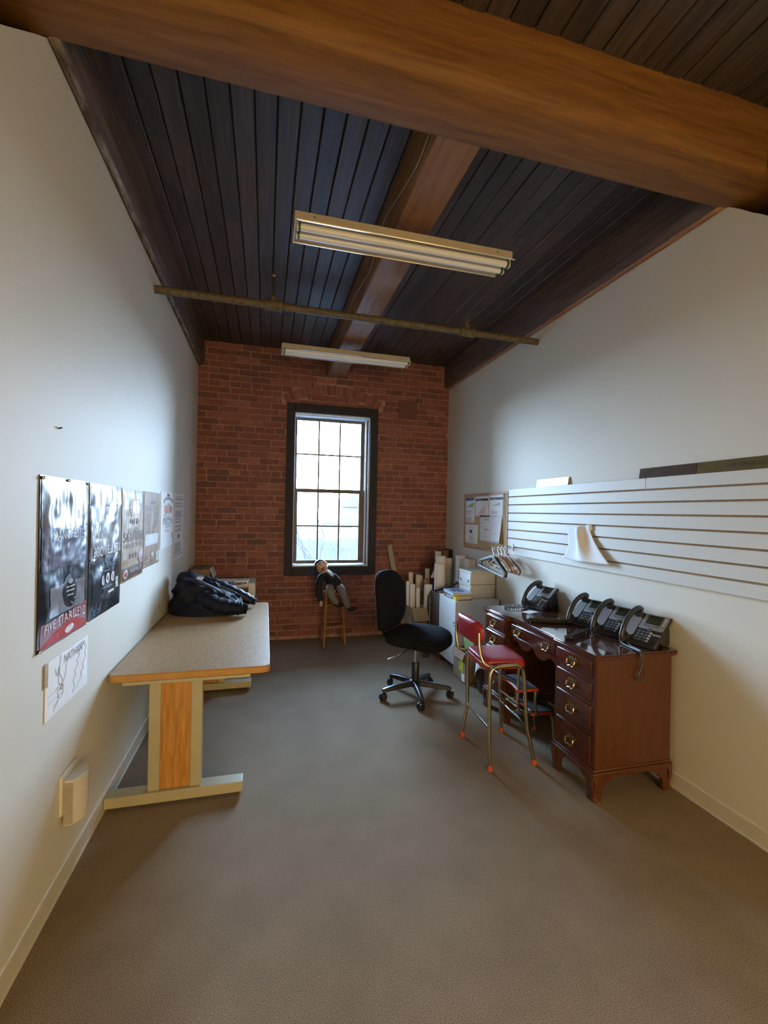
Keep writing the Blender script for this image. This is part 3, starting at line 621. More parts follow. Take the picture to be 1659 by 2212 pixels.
# cream box low on the wall
wb = thing('wall_box', 'cream plastic wall box with a curved cover low on the left wall', 'wall box', (XL, 2.03, .25))
obj('back_plate', MB().box(XL, XL+.012, 1.938, 2.085, .30, .452), base_m, wb, bevel=.003)
cp_ = [(XL+.012, 1.952), (XL+.042, 1.952)]+[(XL+.042+.030*sin(pi*k/10), 1.952+.13*k/10) for k in range(1, 10)]+[(XL+.042, 2.082), (XL+.012, 2.082)]
obj('curved_cover', MB().prism(cp_, 'z', .255, .428), base_m, wb, bevel=.002); obj('seam', MB().box(XL+.012, XL+.043, 1.9505, 1.952, .26, .42), plain('seam_grey', (.38, .35, .28), .5), wb)
tag(obj('nail', MB().cyl((XL, 1.875, 1.765), (XL+.012, 1.875, 1.768), .003, n=8), ink), 'small nail in the left wall above the bags', 'nail')

# left table
TX1, TY0, TY1, TZ = .037, 2.42, 4.078, .662
tb = thing('work_table', 'wood-topped work table with beige steel legs along the left wall', 'table', ((XL+TX1)/2, (TY0+TY1)/2, 0))
obj('tabletop', MB().prism(rrect(XL+.012, TX1, TY0, TY1, .035, 6), 'z', TZ-.006, TZ), lam_m, tb)
obj('edge_band', MB().prism(rrect(XL+.010, TX1+.002, TY0-.002, TY1+.002, .036, 6), 'z', TZ-.038, TZ-.006), oak_m, tb, bevel=.003)
for y in (2.445, 3.845):
    l_ = MB(); l_.box(-.541, -.487, y-.02, y+.03, .07, TZ-.05); l_.box(-.346, -.293, y-.02, y+.03, .07, TZ-.05)
    lg = obj('leg_frame', l_, olive_m, tb, bevel=.004)
    obj('leg_panel', MB().box(-.489, -.344, y-.012, y+.02, .072, TZ-.052), oakv_m, lg)
    obj('foot_bar', MB().box(-.728, -.088, y-.036, y+.045, .018, .070), olive_m, lg, bevel=.004)
    obj('top_bar', MB().box(-.66, -.06, y-.03, y+.04, TZ-.054, TZ-.038), olive_m, lg, bevel=.002)
    for xx in (-.70, -.115): obj('glide', MB().cyl((xx, y, 0), (xx, y, .02), .012, n=12), brass_m, lg)
obj('rail', MB().box(-.43, -.40, 2.48, 3.82, TZ-.075, TZ-.04), olive_m, tb)

# jacket in a heap on the table
jk = thing('jacket', 'dark navy jacket dumped in a heap on the work table', 'jacket', (-.4, 3.8, TZ))
def heap(u, v):
    a = 2*pi*u; cx, cy = -.425, 3.84; rx, ry = .30, .25
    k = 1-v; base = 1+.05*noi(cos(a), sin(a), 2, 3)
    x = cx+rx*cos(a)*base*(1-v**2.2*.98); y = cy+ry*sin(a)*base*(1-v**2.2*.98)
    lf = (x-(cx-rx))/(2*rx); top = .30*(1-.62*min(max(lf, 0), 1)**1.3)
    z = TZ+.001+top*sin(min(v, 1)*pi/2)**.85
    d = Vector((x, y, z)); n_ = (.5-abs(mnoise.noise(Vector((x*3.0+z*5, y*10, z*12-x*4)))))*.075-.02+abs(mnoise.noise(d*9+Vector((3, 0, 0))))*.03
    dr_ = Vector((cos(a)*k, sin(a)*k, .7*v)).normalized(); d += dr_*(n_-.012)*min(1, v*4); d.z = max(d.z, TZ+.001); d.x = max(d.x, XL+.012); return d
obj('body', MB().grid(heap, 110, 40, cu=True, caps=True), navy, jk, ang=80)
def sleeve(pts, r0, r1, seed):
    P = catmull(pts, 8); R = []
    for i, p in enumerate(P): s = i/(len(P)-1); R.append((r0+(r1-r0)*s)*(1+.10*sin(i*1.9+seed)+.10*mnoise.noise(Vector((i*.7, seed, 0)))))
    return MB().tube(P, R, 16, flat=.8)
obj('sleeve', sleeve([(-.52, 3.96, .87), (-.38, 3.93, .845), (-.22, 3.90, .780), (-.10, 3.89, .718)], .075, .045, 1), navy2, jk, ang=80)
obj('cuff', MB().tube([(-.105, 3.901, .716), (-.065, 3.893, .704)], [.036, .033], 16, flat=.8), navy, jk)
obj('sleeve', sleeve([(-.46, 3.68, .80), (-.34, 3.61, .745), (-.21, 3.585, .724), (-.155, 3.585, .722)], .080, .055, 4), navy, jk, ang=80)
obj('cuff', MB().tube([(-.165, 3.586, .720), (-.125, 3.589, .714)], [.047, .044], 16, flat=.9), blackfab, jk)
obj('hood', MB().ell((-.575, 3.90, .885), (.115, .12, .075), 28, 16, Ry(.35), fn=lambda d: 1+.12*mnoise.noise(d*2.4)), navy, jk, ang=80)
obj('collar', MB().tube(catmull([(-.60, 3.75, .93), (-.50, 3.70, .915), (-.40, 3.72, .865), (-.31, 3.74, .81), (-.22, 3.74, .76)], 6), [.02]*24+[.016], 10, flat=.7) if 0 else MB().tube(catmull([(-.60, 3.75, .93), (-.50, 3.70, .915), (-.40, 3.72, .865), (-.31, 3.74, .81), (-.22, 3.74, .76)], 6), .021, 10, flat=.7), navy2, jk)
for P in ([(-.30, 3.62, .80), (-.25, 3.58, .775), (-.22, 3.56, .72)], [(-.46, 3.74, .905), (-.36, 3.70, .85), (-.26, 3.67, .79), (-.18, 3.66, .745)], [(-.42, 3.80, .90), (-.28, 3.82, .83), (-.15, 3.85, .755)]): obj('piping', MB().tube(catmull(P, 5), .0045, 6), piping_m, jk)
obj('care_label', MB().boxc((-.485, 3.715, .938), (.055, .035, .003), (Rz(-.4) @ Rx(.5)).to_3x3()), white_p, jk)

# low cart and boxes against the brick wall
ct = thing('side_cart', 'low grey metal cart against the brick wall behind the work table', 'cart', (-.4, 4.85, 0))
obj('top', MB().box(-.70, -.155, 4.70, 5.12, .690, .708), puty, ct, bevel=.003)
obj('back_panel', MB().box(-.70, -.16, 5.08, 5.10, .12, .69), plain('brown_panel', (.11, .065, .045), .6), ct); obj('front_panel', MB().box(-.70, -.16, 4.72, 4.735, .50, .69), plain('brown_panel2', (.13, .08, .055), .6), ct)
obj('end_panel', MB().prism(rrect(4.70, 5.12, .565, .737, .012), 'x', -.155, -.087), cab_m, ct, bevel=.004)
for xx, yy in ((-.11, 4.73), (-.11, 5.08), (-.68, 4.73), (-.68, 5.08)): obj('leg', MB().box(xx-.012, xx+.012, yy-.012, yy+.012, 0, .6), cab_m, ct)
cb = thing('cardboard_box', 'brown cardboard box in the corner on the cart', 'box', (-.59, 4.9, .709))
obj('carton', MB().box(-.705, -.525, 4.72, 5.08, .709, .875), card_m, cb, bevel=.003)
obj('flap', MB().boxc((-.508, 4.86, .835), (.006, .27, .10), Ry(-.35).to_3x3()), cream_p, cb); obj('tape', MB().box(-.64, -.60, 4.72, 5.08, .8752, .876), plain('dark_tape', (.12, .085, .06), .5), cb)
pst = thing('paper_stack', 'stack of white printed sheets with a blue oval title on the cart', 'papers', (-.31, 4.8, .709))
for i in range(4):
    q = [(-.465, .708), (-.155, .708)]; pm = MB().boxc((-.31+random.uniform(-.008, .008), 4.80+random.uniform(-.01, .01), .714+.013*i), (.31, .21, .011), Rz(random.uniform(-.05, .05)).to_3x3()); obj('sheaf', pm, white_p, pst, bevel=.002)
ov = MB().boxc((-.31, 4.690, .7365), (.31, .004, .052)); obj('title_sheet', ov, white_p, pst)
obj('oval_title', MB().prism([(-.31+.142*cos(a*pi/16), .738+.018*sin(a*pi/16)) for a in range(32)], 'y', 4.6865, 4.688), plain('navy_print', (.02, .03, .10), .5), pst)
m_ = text_mb('MANCHESTER', .03, .25); obj('lettering', mapmb(m_, lambda x, y: (-.31+x, 4.686, .738+y)), whitepr, pst, smooth=False, fixn=False)

# ================================================================== RIGHT WALL
S0 = XR-.022
sw = thing('slatwall_panel', 'white slatted display panel along the right wall', 'display panel', (XR-.01, 2.4, 1.119))
obj('backing', MB().box(XR-.010, XR-.001, 1.15, 3.692, 1.121, 1.715), mdf_m, sw)
ze = [1.119, 1.190, 1.267, 1.344, 1.422, 1.498, 1.573, 1.647, 1.717]
for i in range(8):
    za, zb = ze[i]+(.005 if i else 0), ze[i+1]-(.005 if i < 7 else 0)
    for (ya, yb_) in (((1.15, 2.150), (2.1525, 3.692)) if i == 7 else ((1.15, 3.692),)):
        obj('slat', MB().box(S0, XR-.009, ya, yb_, za, zb), slat_m, sw, bevel=.0015)
        if 0 < i < 7: obj('groove_lip', MB().box(S0+.006, XR-.009, ya, yb_, zb, zb+.003), mdf_m, sw)
def plate(label, y0, y1, mat, s, off, size, width):
    t_ = thing('brass_nameplate', label, 'nameplate', (XR-.012, (y0+y1)/2, 1.7175), 0, 'nameplates on the slatted panel')
    Mx = T(XR-.018, (y0+y1)/2, 1.7176) @ Ry(.16)
    obj('plate', MB().box(-.0015, .0015, -(y1-y0)/2, (y1-y0)/2, 0, .060).xf(Mx), mat, t_, bevel=.0008)
    mb = text_mb(s, size, width); obj('lettering', mapmb(mb, lambda x, y: Mx @ Vector((-.0022, -x-off, .029+y))), ink, t_, smooth=False, fixn=False)
plate('shiny gold nameplate above the cork end of the slatted panel', 2.862, 3.262, goldplate, 'INC', .12, .03, .055)
plate('dark brown nameplate, left of the two at the right edge', 1.836, 2.205, brownplate, 'RENEWABLE VENTURES, LLC', 0, .024, .31)
plate('olive bronze nameplate at the right edge of the photo', 1.40, 1.834, oliveplate, 'CHIP FUNDS, LLC', .03, .028, .19)
# sheet hanging from a clip
hp = thing('hanging_paper', 'curled white sheet clipped to the slatted panel', 'paper', (2.13, 2.63, 1.17))
def curl(u, v):
    y = 2.85-.24*u-.23*u**2.2*(1-v)**1.5-.035*(1-u)*sin(pi*v); z = 1.172+.208*v+.045*u*v-.012*(1-v)*sin(pi*u)
    x = S0-.006-.026*(1-v)**1.5*(1-u)-.045*math.exp(-((u-.62)/.14)**2)*(.25+.75*min(1, 3*v*(1.2-v)))-.03*u*u*(1-v)
    return Vector((x, y, z))
po = obj('sheet', MB().grid(curl, 24, 20), white_p, hp, ang=80); po.modifiers.new('t', 'SOLIDIFY').thickness = .0006
obj('clip', MB().box(S0-.02, S0+.002, 2.595, 2.625, 1.385, 1.425), white_p, hp, bevel=.004)
# cork board
ck = thing('cork_board', 'framed cork board with pinned papers between corner and slatted panel', 'notice board', (XR-.01, 4.18, 1.1))
CY0, CY1, CK0, CK1 = 3.705, 4.648, 1.105, 1.702
obj('cork_panel', MB().box(XR-.012, XR-.002, CY0+.01, CY1-.01, CK0+.01, CK1-.01), cork_m, ck)
for q in ((CY0, CY1, CK1-.022, CK1), (CY0, CY1, CK0, CK0+.022), (CY0, CY0+.022, CK0+.022, CK1-.022), (CY1-.022, CY1, CK0+.022, CK1-.022)): obj('frame_rail', MB().box(XR-.020, XR-.001, *q), corkfr, ck, bevel=.003)
for y, z in ((3.735, 1.49), (3.740, 1.455), (3.745, 1.41)): obj('pin', MB().ell((XR-.02, y, z), (.009, .006, .006), 10, 6), white_p, ck)
def pinned(label, y0, y1, z0, z1, kind, seed, curlk=0):
    g = 'papers pinned on the cork board'; t_ = thing('pinned_paper', label, 'paper', (XR-.015, (y0+y1)/2, z0), 0, g); W_, H_ = y1-y0, z1-z0
    def P(u, v, off=0): return Vector((XR-.0135-off-curlk*(max(0, u-.5)*2)**2*(1-v), y1-W_*u+curlk*.4*(u**3)*(1-v), z0+H_*v))
    so = obj('sheet', MB().grid(P, 8, 8), white_p, t_); so.modifiers.new('t', 'SOLIDIFY').thickness = .0006
    A_ = lambda u, v, off=0: P(u, v, .0008+off*.4)
    if kind == 'flyer':
        patch(t_, A_, 'blue_header', .04, .9, .86, .97, plain('header_blue', (.05, .12, .38), .5), 0, 4, 2)
        for i in range(5): patch(t_, A_, 'green_bar', .15+.15*i, .26+.15*i, .60, .63+.035*i, plain('bar_green', (.12, .42, .08), .6), 0, 2, 2)
        lines(t_, A_, 10, .1, .85, .05, .50, midink, seed)
    elif kind in ('chart', 'photos'):
        patch(t_, A_, 'title_bar', .03, .97, .76, .86, ink, 0, 4, 2); lines(t_, A_, 1, .06, .55, .795, .82, white_p, 2, .002)
        if kind == 'chart':
            for i in range(9): patch(t_, A_, 'chart_bar', .25+.06*i, .285+.06*i, .14, .18+.048*i, plain('bar_red', (.70, .30, .25), .6), 0, 1, 1)
        else:
            for i in range(5): patch(t_, A_, 'chart_dot', .28+.10*i, .34+.10*i, .5, .53+.025*i, greyink, 0, 1, 1)
            lines(t_, A_, 3, .15, .85, .15, .35, midink, 4)
    elif kind == 'photo':
        patch(t_, A_, 'small_picture', .38, .58, .55, .72, ink, 0, 2, 2); patch(t_, A_, 'picture_light', .45, .55, .60, .67, greyink, .002, 2, 2); lines(t_, A_, 14, .4, .75, .08, .5, midink, 3); lines(t_, A_, 2, .3, .75, .8, .88, midink, 5)
    elif kind == 'table':
        for v in (.80, .42):
            for i in range(6): patch(t_, A_, 'code_bar', .45+.08*i, .50+.08*i, v, v+.06, greyink, 0, 1, 1)
        lines(t_, A_, 9, .1, .95, .05, .38, midink, 6, fill=.15); lines(t_, A_, 6, .1, .95, .5, .76, midink, 7, fill=.2)
    else: lines(t_, A_, 12, .1, .9, .3, .92, midink, seed, fill=.15)
    obj('pin', MB().ell(P(.5, .985, .004), (.005, .005, .005), 8, 6), white_p, t_)
pinned('narrow flyer with a blue header and green bars, top left on the cork board', 4.395, 4.623, 1.39, 1.668, 'flyer', 1)
pinned('chart sheet with red rising bars and a black title bar', 4.088, 4.388, 1.455, 1.676, 'chart', 2)
pinned('chart sheet with small dots and a black title bar, top right on the cork board', 3.785, 4.080, 1.455, 1.682, 'photos', 3)
pinned('sheet with a small dark picture, bottom left on the cork board', 4.305, 4.628, 1.160, 1.366, 'photo', 4, .006)
pinned('white form with grey code bars in the middle of the cork board', 4.052, 4.272, 1.203, 1.472, 'table', 5)
pinned('plain white letter curling at its lower right corner on the cork board', 3.805, 4.050, 1.200, 1.475, 'text', 6, .03)
# hook arm and clothes hangers
ha = thing('hook_arm', 'chrome hook arm on the slatted panel that carries the hangers', 'hook', (S0, 3.60, 1.18))
obj('arm', MB().tube(catmull([(S0, 3.60, 1.182), (2.06, 3.60, 1.180), (1.985, 3.60, 1.183), (1.955, 3.60, 1.200)], 5), .0045, 8), chrome_m, ha)
obj('bracket', MB().box(S0-.006, S0+.002, 3.585, 3.615, 1.15, 1.215), white_p, ha, bevel=.002)
def hanger(label, x, kind, mat, rz, tilt, hookm=chrome_m, drop=0):
    t_ = thing('clothes_hanger', label, 'hanger', (x, 3.60, 1.186-drop*0), rz, 'hangers on the hook arm'); Mx = Rx(tilt)
    hk = [(0, .010+.016*cos(a), -.013+.016*sin(a)) for a in [radians(d) for d in (200, 160, 120, 90, 50, 10, -30, -60)]]+[(0, .002, -.05), (0, 0, -.085)]
    obj('hook', MB().tube(catmull([(p[0], p[1]-.010, p[2]) for p in hk], 3), .0022, 6).xf(Mx), hookm, t_, local=True)
    if kind == 'wood':
        sh_ = MB().tube(catmull([(0, -.205, -.185), (0, -.13, -.128), (0, 0, -.082), (0, .13, -.128), (0, .205, -.185)], 6), [.008+.010*(i/24) if i < 13 else .018-.010*((i-12)/12) for i in range(25)], 10, flat=.55)
        obj('shoulder', sh_.xf(Mx), mat, t_, local=True); obj('bar', MB().tube([(0, -.175, -.172), (0, .175, -.172)], .005, 8).xf(Mx), mat, t_, local=True)
    elif kind == 'suit':
        obj('shoulder', MB().tube(catmull([(0, -.205, -.20), (0, -.15, -.150), (0, 0, -.085), (0, .15, -.150), (0, .205, -.20)], 6), [.020-.012*abs(i-0)/24 if i < 12 else .014+.012*(i-12)/12*.5 for i in range(25)], 12, flat=.5).xf(Mx), mat, t_, local=True)
        obj('size_sticker', MB().box(-.013, .013, -.185, -.145, -.175, -.145).xf(Mx), white_p, t_, local=True)
    else:
        R_ = .0052 if kind == 'tube' else .008
        pts = [(0, 0, -.085), (0, -.10, -.125), (0, -.19, -.168), (0, -.205, -.19), (0, -.195, -.212), (0, -.17, -.218), (0, .17, -.218), (0, .195, -.212), (0, .205, -.19), (0, .19, -.168), (0, .10, -.125)]
        obj('frame', MB().tube(catmull(pts, 4, True), R_, 8, closed=True).xf(Mx), mat, t_, local=True)
        if kind == 'bar': obj('shoulder', MB().tube([(0, -.20, -.178), (0, 0, -.090), (0, .20, -.178)], [.006, .011, .006], 8, flat=.6).xf(Mx), mat, t_, local=True)
greyhang = plain('grey_plastic', (.22, .24, .25), .4); paleoak = wood('pale_hanger_wood', (.55, .38, .20), (.70, .52, .30), (8, 2, 8), .4, .2, 6, 0); redoak = wood('red_hanger_wood', (.16, .06, .03), (.25, .10, .05), (8, 2, 8), .4, .2, 6, 0); orangeoak = wood('orange_hanger_wood', (.38, .16, .04), (.52, .25, .07), (8, 2, 8), .35, .3, 6, 0)
hanger('grey plastic hanger, outermost on the hook arm', 1.985, 'bar', greyhang, .09, .16)
hanger('black plastic hanger next to the grey one', 2.005, 'bar', blackpl, .075, .14, blackpl)
hanger('pale wooden hanger with a trouser bar', 2.035, 'wood', paleoak, .05, .11)
hanger('red-brown wooden hanger in the middle of the hook arm', 2.065, 'wood', redoak, .035, .10)
hanger('orange wooden suit hanger with a white sticker', 2.100, 'suit', orangeoak, .015, .07)
hanger('thin black tube hanger near the wall', 2.135, 'tube', blackpl, .0, .03, blackpl)
hanger('thin white hanger closest to the wall', 2.158, 'tube', white_p, -.01, .0, white_p)

# ================================================================== DESK
DX, DB, DY0, DY1, DZ = 1.675, 2.165, 1.940, 3.130, .765
dk = thing('pedestal_desk', 'dark mahogany pedestal desk with brass pulls along the right wall', 'desk', ((DX+DB)/2, (DY0+DY1)/2, 0))
def outline(o): return [(DX-.020+o, DY0-.022+o), (DB+.018, DY0-.022+o), (DB+.018, DY1+.022-o), (DX-.020+o, DY1+.022-o), (DX-.020+o, 2.800-o*.3), (DX-.004+o, 2.792-o*.3), (DX+.006+o, 2.780), (DX+.006+o, 2.290), (DX-.004+o, 2.280+o*.3), (DX-.020+o, 2.272+o*.3)]
obj('top', MB().prism(outline(.003), 'z', DZ-.009, DZ), mahog_d, dk, bevel=.003)
obj('top_moulding', MB().prism(outline(0), 'z', DZ-.022, DZ-.009).prism(outline(.009), 'z', DZ-.032, DZ-.022), mahog_h, dk, bevel=.003)
def pull(parent, y, z, x):
    o_ = [(-.040, .006), (-.046, .020), (-.034, .017), (-.026, .028), (-.014, .020), (0, .030), (.014, .020), (.026, .028), (.034, .017), (.046, .020), (.040, .006), (.034, -.004), (.022, -.006), (.012, -.020), (0, -.026), (-.012, -.020), (-.022, -.006), (-.034, -.004)]
    m = MB().prism([(y+a*.88, z+b_*.98+.004) for a, b_ in o_], 'x', x-.003, x, 1)
    for s in (-1, 1): m.cyl((x, y+s*.026, z+.008), (x-.017, y+s*.026, z+.008), .005, n=8)
    m.tube(catmull([(x-.014, y-.028, z+.008), (x-.019, y-.030, z-.008), (x-.021, y-.019, z-.023), (x-.021, y, z-.019), (x-.021, y+.019, z-.023), (x-.019, y+.030, z-.008), (x-.014, y+.028, z+.008)], 4), .0038, 8)
    pm = obj('pull', m, [brass_m, darkbrass], parent); pm.data.polygons.foreach_set('material_index', m.m)
def drawer(y0, y1, z0, z1, x, pulls):
    m = MB().box(x-.010, x+.006, y0, y1, z0, z1)
    d_ = obj('drawer', m, mahog_h, dk, bevel=.006, seg=3)
    for y, z in pulls: pull(d_, y, z, x-.010)
for ya, yb_ in ((DY0, 2.268), (2.825, DY1)):
    obj('pedestal', MB().box(DX, DB, ya, yb_, .135, DZ-.032), mahog_v, dk, bevel=.002)
    for y in (ya, yb_-.022): obj('stile', MB().box(DX-.004, DX+.004, y, y+.022, .165, DZ-.034), mahog_h, dk)
    for z in (.612, .496, .338): obj('rail', MB().box(DX-.003, DX+.003, ya+.02, yb_-.02, z-.006, z+.006), mahog_h, dk)
    yc = (ya+yb_)/2
    for z0, z1, zp in ((.634, .722, .676), (.516, .606, .556), (.356, .486, .420), (.176, .328, .244)): drawer(ya+.023, yb_-.021, z0, z1, DX-.002, [(yc, zp)])
    obj('base_moulding', MB().box(DX-.014, DB+.008, ya-.012, yb_+.012, .122, .150).box(DX-.008, DB+.004, ya-.006, yb_+.006, .150, .164), mahog_h if 0 else mahog_v, dk, bevel=.004)
    F = [(0, 0), (.052, 0), (.050, .03), (.056, .066), (.078, .074), (.090, .092), (.115, .098), (.145, .116), (.150, .126), (-.006, .126), (-.012, .10), (-.004, .06), (.004, .03), (-.006, .008)]
    for sx, x0 in ((1, DX-.008), (-1, DB+.002)):
        for sy, y0 in ((1, ya-.006), (-1, yb_+.006)):
            m = MB(); q = [(x0+sx*a*(1 if a < .06 else .9), z) for a, z in F]; m.prism(q, 'y', y0, y0+sy*.022)
            q = [(y0+sy*a*(1 if a < .06 else .72), z) for a, z in F]; m.prism(q, 'x', x0, x0+sx*.022)
            obj('foot', m, mahog_v, dk, bevel=.002)
drawer(2.302, 2.792, .640, .718, DX+.022, [(2.376, .678), (2.690, .680)])
obj('center_frame', MB().box(DX+.024, DB, 2.268, 2.825, .628, DZ-.032), mahog_h, dk)
ap = [(2.268, .634), (2.268, .50), (2.275, .508), (2.285, .555), (2.305, .588), (2.340, .606), (2.372, .606), (2.395, .585), (2.430, .570), (2.470, .570), (2.505, .582), (2.530, .604), (2.545, .614), (2.560, .604), (2.585, .582), (2.620, .570), (2.660, .570), (2.695, .585), (2.718, .606), (2.750, .606), (2.785, .588), (2.808, .555), (2.818, .508), (2.825, .50), (2.825, .634)]
obj('apron', MB().prism(ap, 'x', DX+.022, DX+.040), mahog_h, dk, bevel=.0015)
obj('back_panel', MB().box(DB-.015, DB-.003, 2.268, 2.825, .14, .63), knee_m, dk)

# things on the desk
ph = thing('desk_phone', 'black desk phone at the far end of the desk with a coiled cord', 'telephone', (2.085, 3.02, DZ+.001), radians(-78), 'office phones on the desk')
TL = radians(40); MP = T(0, -.085, .022) @ Rx(TL)       # sloping face: x right, y up the slope, z out
body = MB().prism([(-.012, -.022), (.205, -.016), (.212, -.004), (.205, .004), (0, .004), (-.012, -.006)], 'x', -.100, .100).xf(MP)
obj('body', body, phone_m, ph, bevel=.004, local=True)
obj('face', MB().prism(rrect(-.036, .096, .094, .202, .010), 'z', .003, .0085).xf(MP), phone_s, ph, bevel=.002, local=True)
obj('keypad_plate', MB().prism(rrect(-.036, .096, -.004, .090, .012), 'z', .003, .0065).xf(MP), phone_m, ph, bevel=.002, local=True)
obj('screen', MB().prism(rrect(-.012, .066, .132, .190, .003), 'z', .0085, .0105).xf(MP), screen_m, ph, local=True)
obj('screen_trim', MB().box(-.016, .070, .190, .194, .0085, .012).xf(MP), chrome_m, ph, local=True)
obj('navigation_button', MB().cyl((.030, .092, .006), (.030, .092, .013), .012, n=16).cyl((.030, .092, .013), (.030, .092, .015), .007, n=12).xf(MP), key_m, ph, local=True)
for i in range(4):
    obj('soft_key', MB().prism(rrect(-.012+.021*i, .004+.021*i, .116, .123, .002), 'z', .0085, .011).xf(MP), key_m, ph, local=True)
    for j in range(4): obj('key', MB().prism(rrect(-.024+.021*i, -.009+.021*i, .008+.019*j, .019+.019*j, .003, 3), 'z', .006, .010).xf(MP), key_m if j and i < 3 else keyl_m if i == 3 else key_m, ph, local=True)
for i in range(3): obj('key', MB().prism(rrect(.060+.014*i, .071+.014*i, .060, .068, .002, 3), 'z', .006, .010).xf(MP), keyl_m, ph, local=True)
for i in range(4): obj('line_key', MB().prism(rrect(.076, .088, .136+.014*i, .146+.014*i, .002, 3), 'z', .0085, .011).xf(MP), keyl_m, ph, local=True)
hs_ = MB(); pth = catmull([(-.072, -.012, .016), (-.072, -.004, .036), (-.072, .04, .062), (-.072, .10, .072), (-.072, .16, .062), (-.072, .204, .036), (-.072, .212, .016)], 5)
hs_.tube(pth, [.0165+.007*abs(2*i/(len(pth)-1)-1)**2 for i in range(len(pth))], 14, flat=.75)
for y in (.008, .190): hs_.tube([(-.072, y, .006), (-.072, y, .034)], [.026, .022], 14)
obj('handset', hs_.xf(MP), phone_m, ph, local=True, ang=70)
obj('cradle', MB().prism(rrect(-.100, -.042, .03, .175, .02), 'z', .003, .008).xf(MP), phone_s, ph, local=True)
st = MB(); q1 = MP @ Vector((0, .12, -.015)); q2 = MP @ Vector((0, .205, -.012))
st.prism([(q1.y, q1.z), (q2.y-.01, q2.z-.012), (q2.y+.020, .004), (q2.y+.016, 0), (q2.y-.06, 0), (q1.y-.02, .02)], 'x', -.075, .085)
obj('stand', st, phone_m, ph, bevel=.004, local=True)
obj('foot_lip', MB().box(-.098, .098, -.094, -.070, 0, .022), phone_m, ph, bevel=.004, local=True)
p2 = dup(ph, (2.078, 2.478, DZ+.001), radians(-75), 'black desk phone, farthest of the three in a row'); p3 = dup(ph, (2.090, 2.265, DZ+.001), radians(-75), 'black desk phone in the middle of the row of three'); p4 = dup(ph, (2.102, 2.050, DZ+.001), radians(-75), 'black desk phone nearest the camera with its cord over the desk end')
def cord(parent, pts, r=.0035): obj('cord', MB().tube(pts, r, 6), cable_m, parent)
hx = []
path = catmull([(2.03, 3.08, DZ+.012), (1.98, 3.10, DZ+.010), (1.90, 3.095, DZ+.010), (1.82, 3.09, DZ+.010), (1.80, 3.03, DZ+.010), (1.86, 3.0, DZ+.010), (1.94, 2.985, DZ+.010)], 40)
for i, p in enumerate(path): a = i*.75; hx.append((p.x+.003*cos(a*.5), p.y+.0075*cos(a), p.z+.0075*sin(a)))
cord(ph, hx, .0022)
def bundle(label, a, b_, n, seed):
    r = random.Random(seed); a, b_ = Vector(a), Vector(b_); d = (b_-a).normalized(); s = Vector((-d.y, d.x, 0)); pts = []
    for k in range(n):
        o_ = s*(((k % 4)-1.5)*.012)+Vector((0, 0, .006+.010*(k//4))); e0, e1 = r.uniform(-.01, .02), r.uniform(-.02, .01)
        q = [a+o_+d*e0, a.lerp(b_, .33)+o_+s*r.uniform(-.004, .004), a.lerp(b_, .66)+o_+s*r.uniform(-.004, .004), b_+o_+d*e1]
        pts += q if k % 2 == 0 else q[::-1]
    t_ = thing('cable_bundle', label, 'cable', a.lerp(b_, .5), 0, 'bundled black phone cables')
    obj('cable', MB().tube(catmull(pts, 5), .0052, 6), cable_m, t_)
    m = a.lerp(b_, .75); obj('tie', MB().boxc(m+Vector((0, 0, .014)), (.007, .062, .030), Rz(atan2(d.y, d.x)).to_3x3()), cable_m, t_, bevel=.006)
bundle('long flat bundle of black cable lying before the farther phones', (1.735, 2.63, DZ), (1.985, 2.545, DZ), 10, 1)
bundle('short bundle of black cable at the desk front before the nearest phones', (1.705, 2.205, DZ), (1.915, 2.315, DZ), 10, 2)
tag(obj('phone_cord', MB().tube(catmull([(2.035, 2.145, DZ+.022), (2.00, 2.13, DZ+.012), (1.965, 2.08, DZ+.007), (1.945, 2.0, DZ+.006), (1.925, 1.925, DZ+.010), (1.922, 1.908, DZ+.004), (1.921, 1.903, DZ-.03), (1.925, 1.903, .71), (1.918, 1.902, .68), (1.905, 1.903, .655), (1.915, 1.902, .625), (1.945, 1.902, .628), (1.950, 1.903, .66), (1.932, 1.902, .69), (1.928, 1.902, .72), (1.931, 1.902, DZ-.02), (1.933, 1.910, DZ+.005), (1.94, 1.935, DZ+.010), (1.965, 2.02, DZ+.007), (2.02, 2.10, DZ+.010), (2.035, 2.12, DZ+.02)], 7), .0045, 7), plain('grey_cord', (.05, .05, .052), .45)), 'dark phone cord looped over the near end of the desk', 'cord')
tag(obj('note_paper', MB().boxc((1.905, 2.895, DZ+.0015), (.105, .07, .002), Rz(.35).to_3x3()), white_p), 'small white note lying on the desk before the far phone', 'paper')

# ================================================================== STEP STOOL
ss = thing('step_stool', 'red kitchen step stool chair with brassy tube legs and folded-out treads', 'stool', (1.43, 2.53, 0))
def leg(name, pts, r=.0115): return obj(name, MB().tube(catmull(pts, 6), r, 12), tubegold, ss)
nf = leg('near_frame', [(1.283, 2.318, .012), (1.281, 2.328, .17), (1.283, 2.338, .36), (1.285, 2.342, .51), (1.296, 2.345, .562), (1.325, 2.345, .585), (1.385, 2.345, .587), (1.455, 2.345, .587), (1.492, 2.345, .572), (1.512, 2.345, .53), (1.523, 2.342, .38), (1.535, 2.336, .21), (1.552, 2.328, .13), (1.573, 2.320, .012)])
ff = leg('far_frame', [(1.296, 2.721, .012), (1.307, 2.722, .09), (1.328, 2.722, .21), (1.326, 2.72, .40), (1.324, 2.718, .50), (1.334, 2.716, .550), (1.362, 2.716, .575), (1.49, 2.716, .575), (1.535, 2.716, .56), (1.556, 2.716, .52), (1.566, 2.717, .40), (1.574, 2.719, .20), (1.582, 2.72, .10), (1.586, 2.72, .012)])
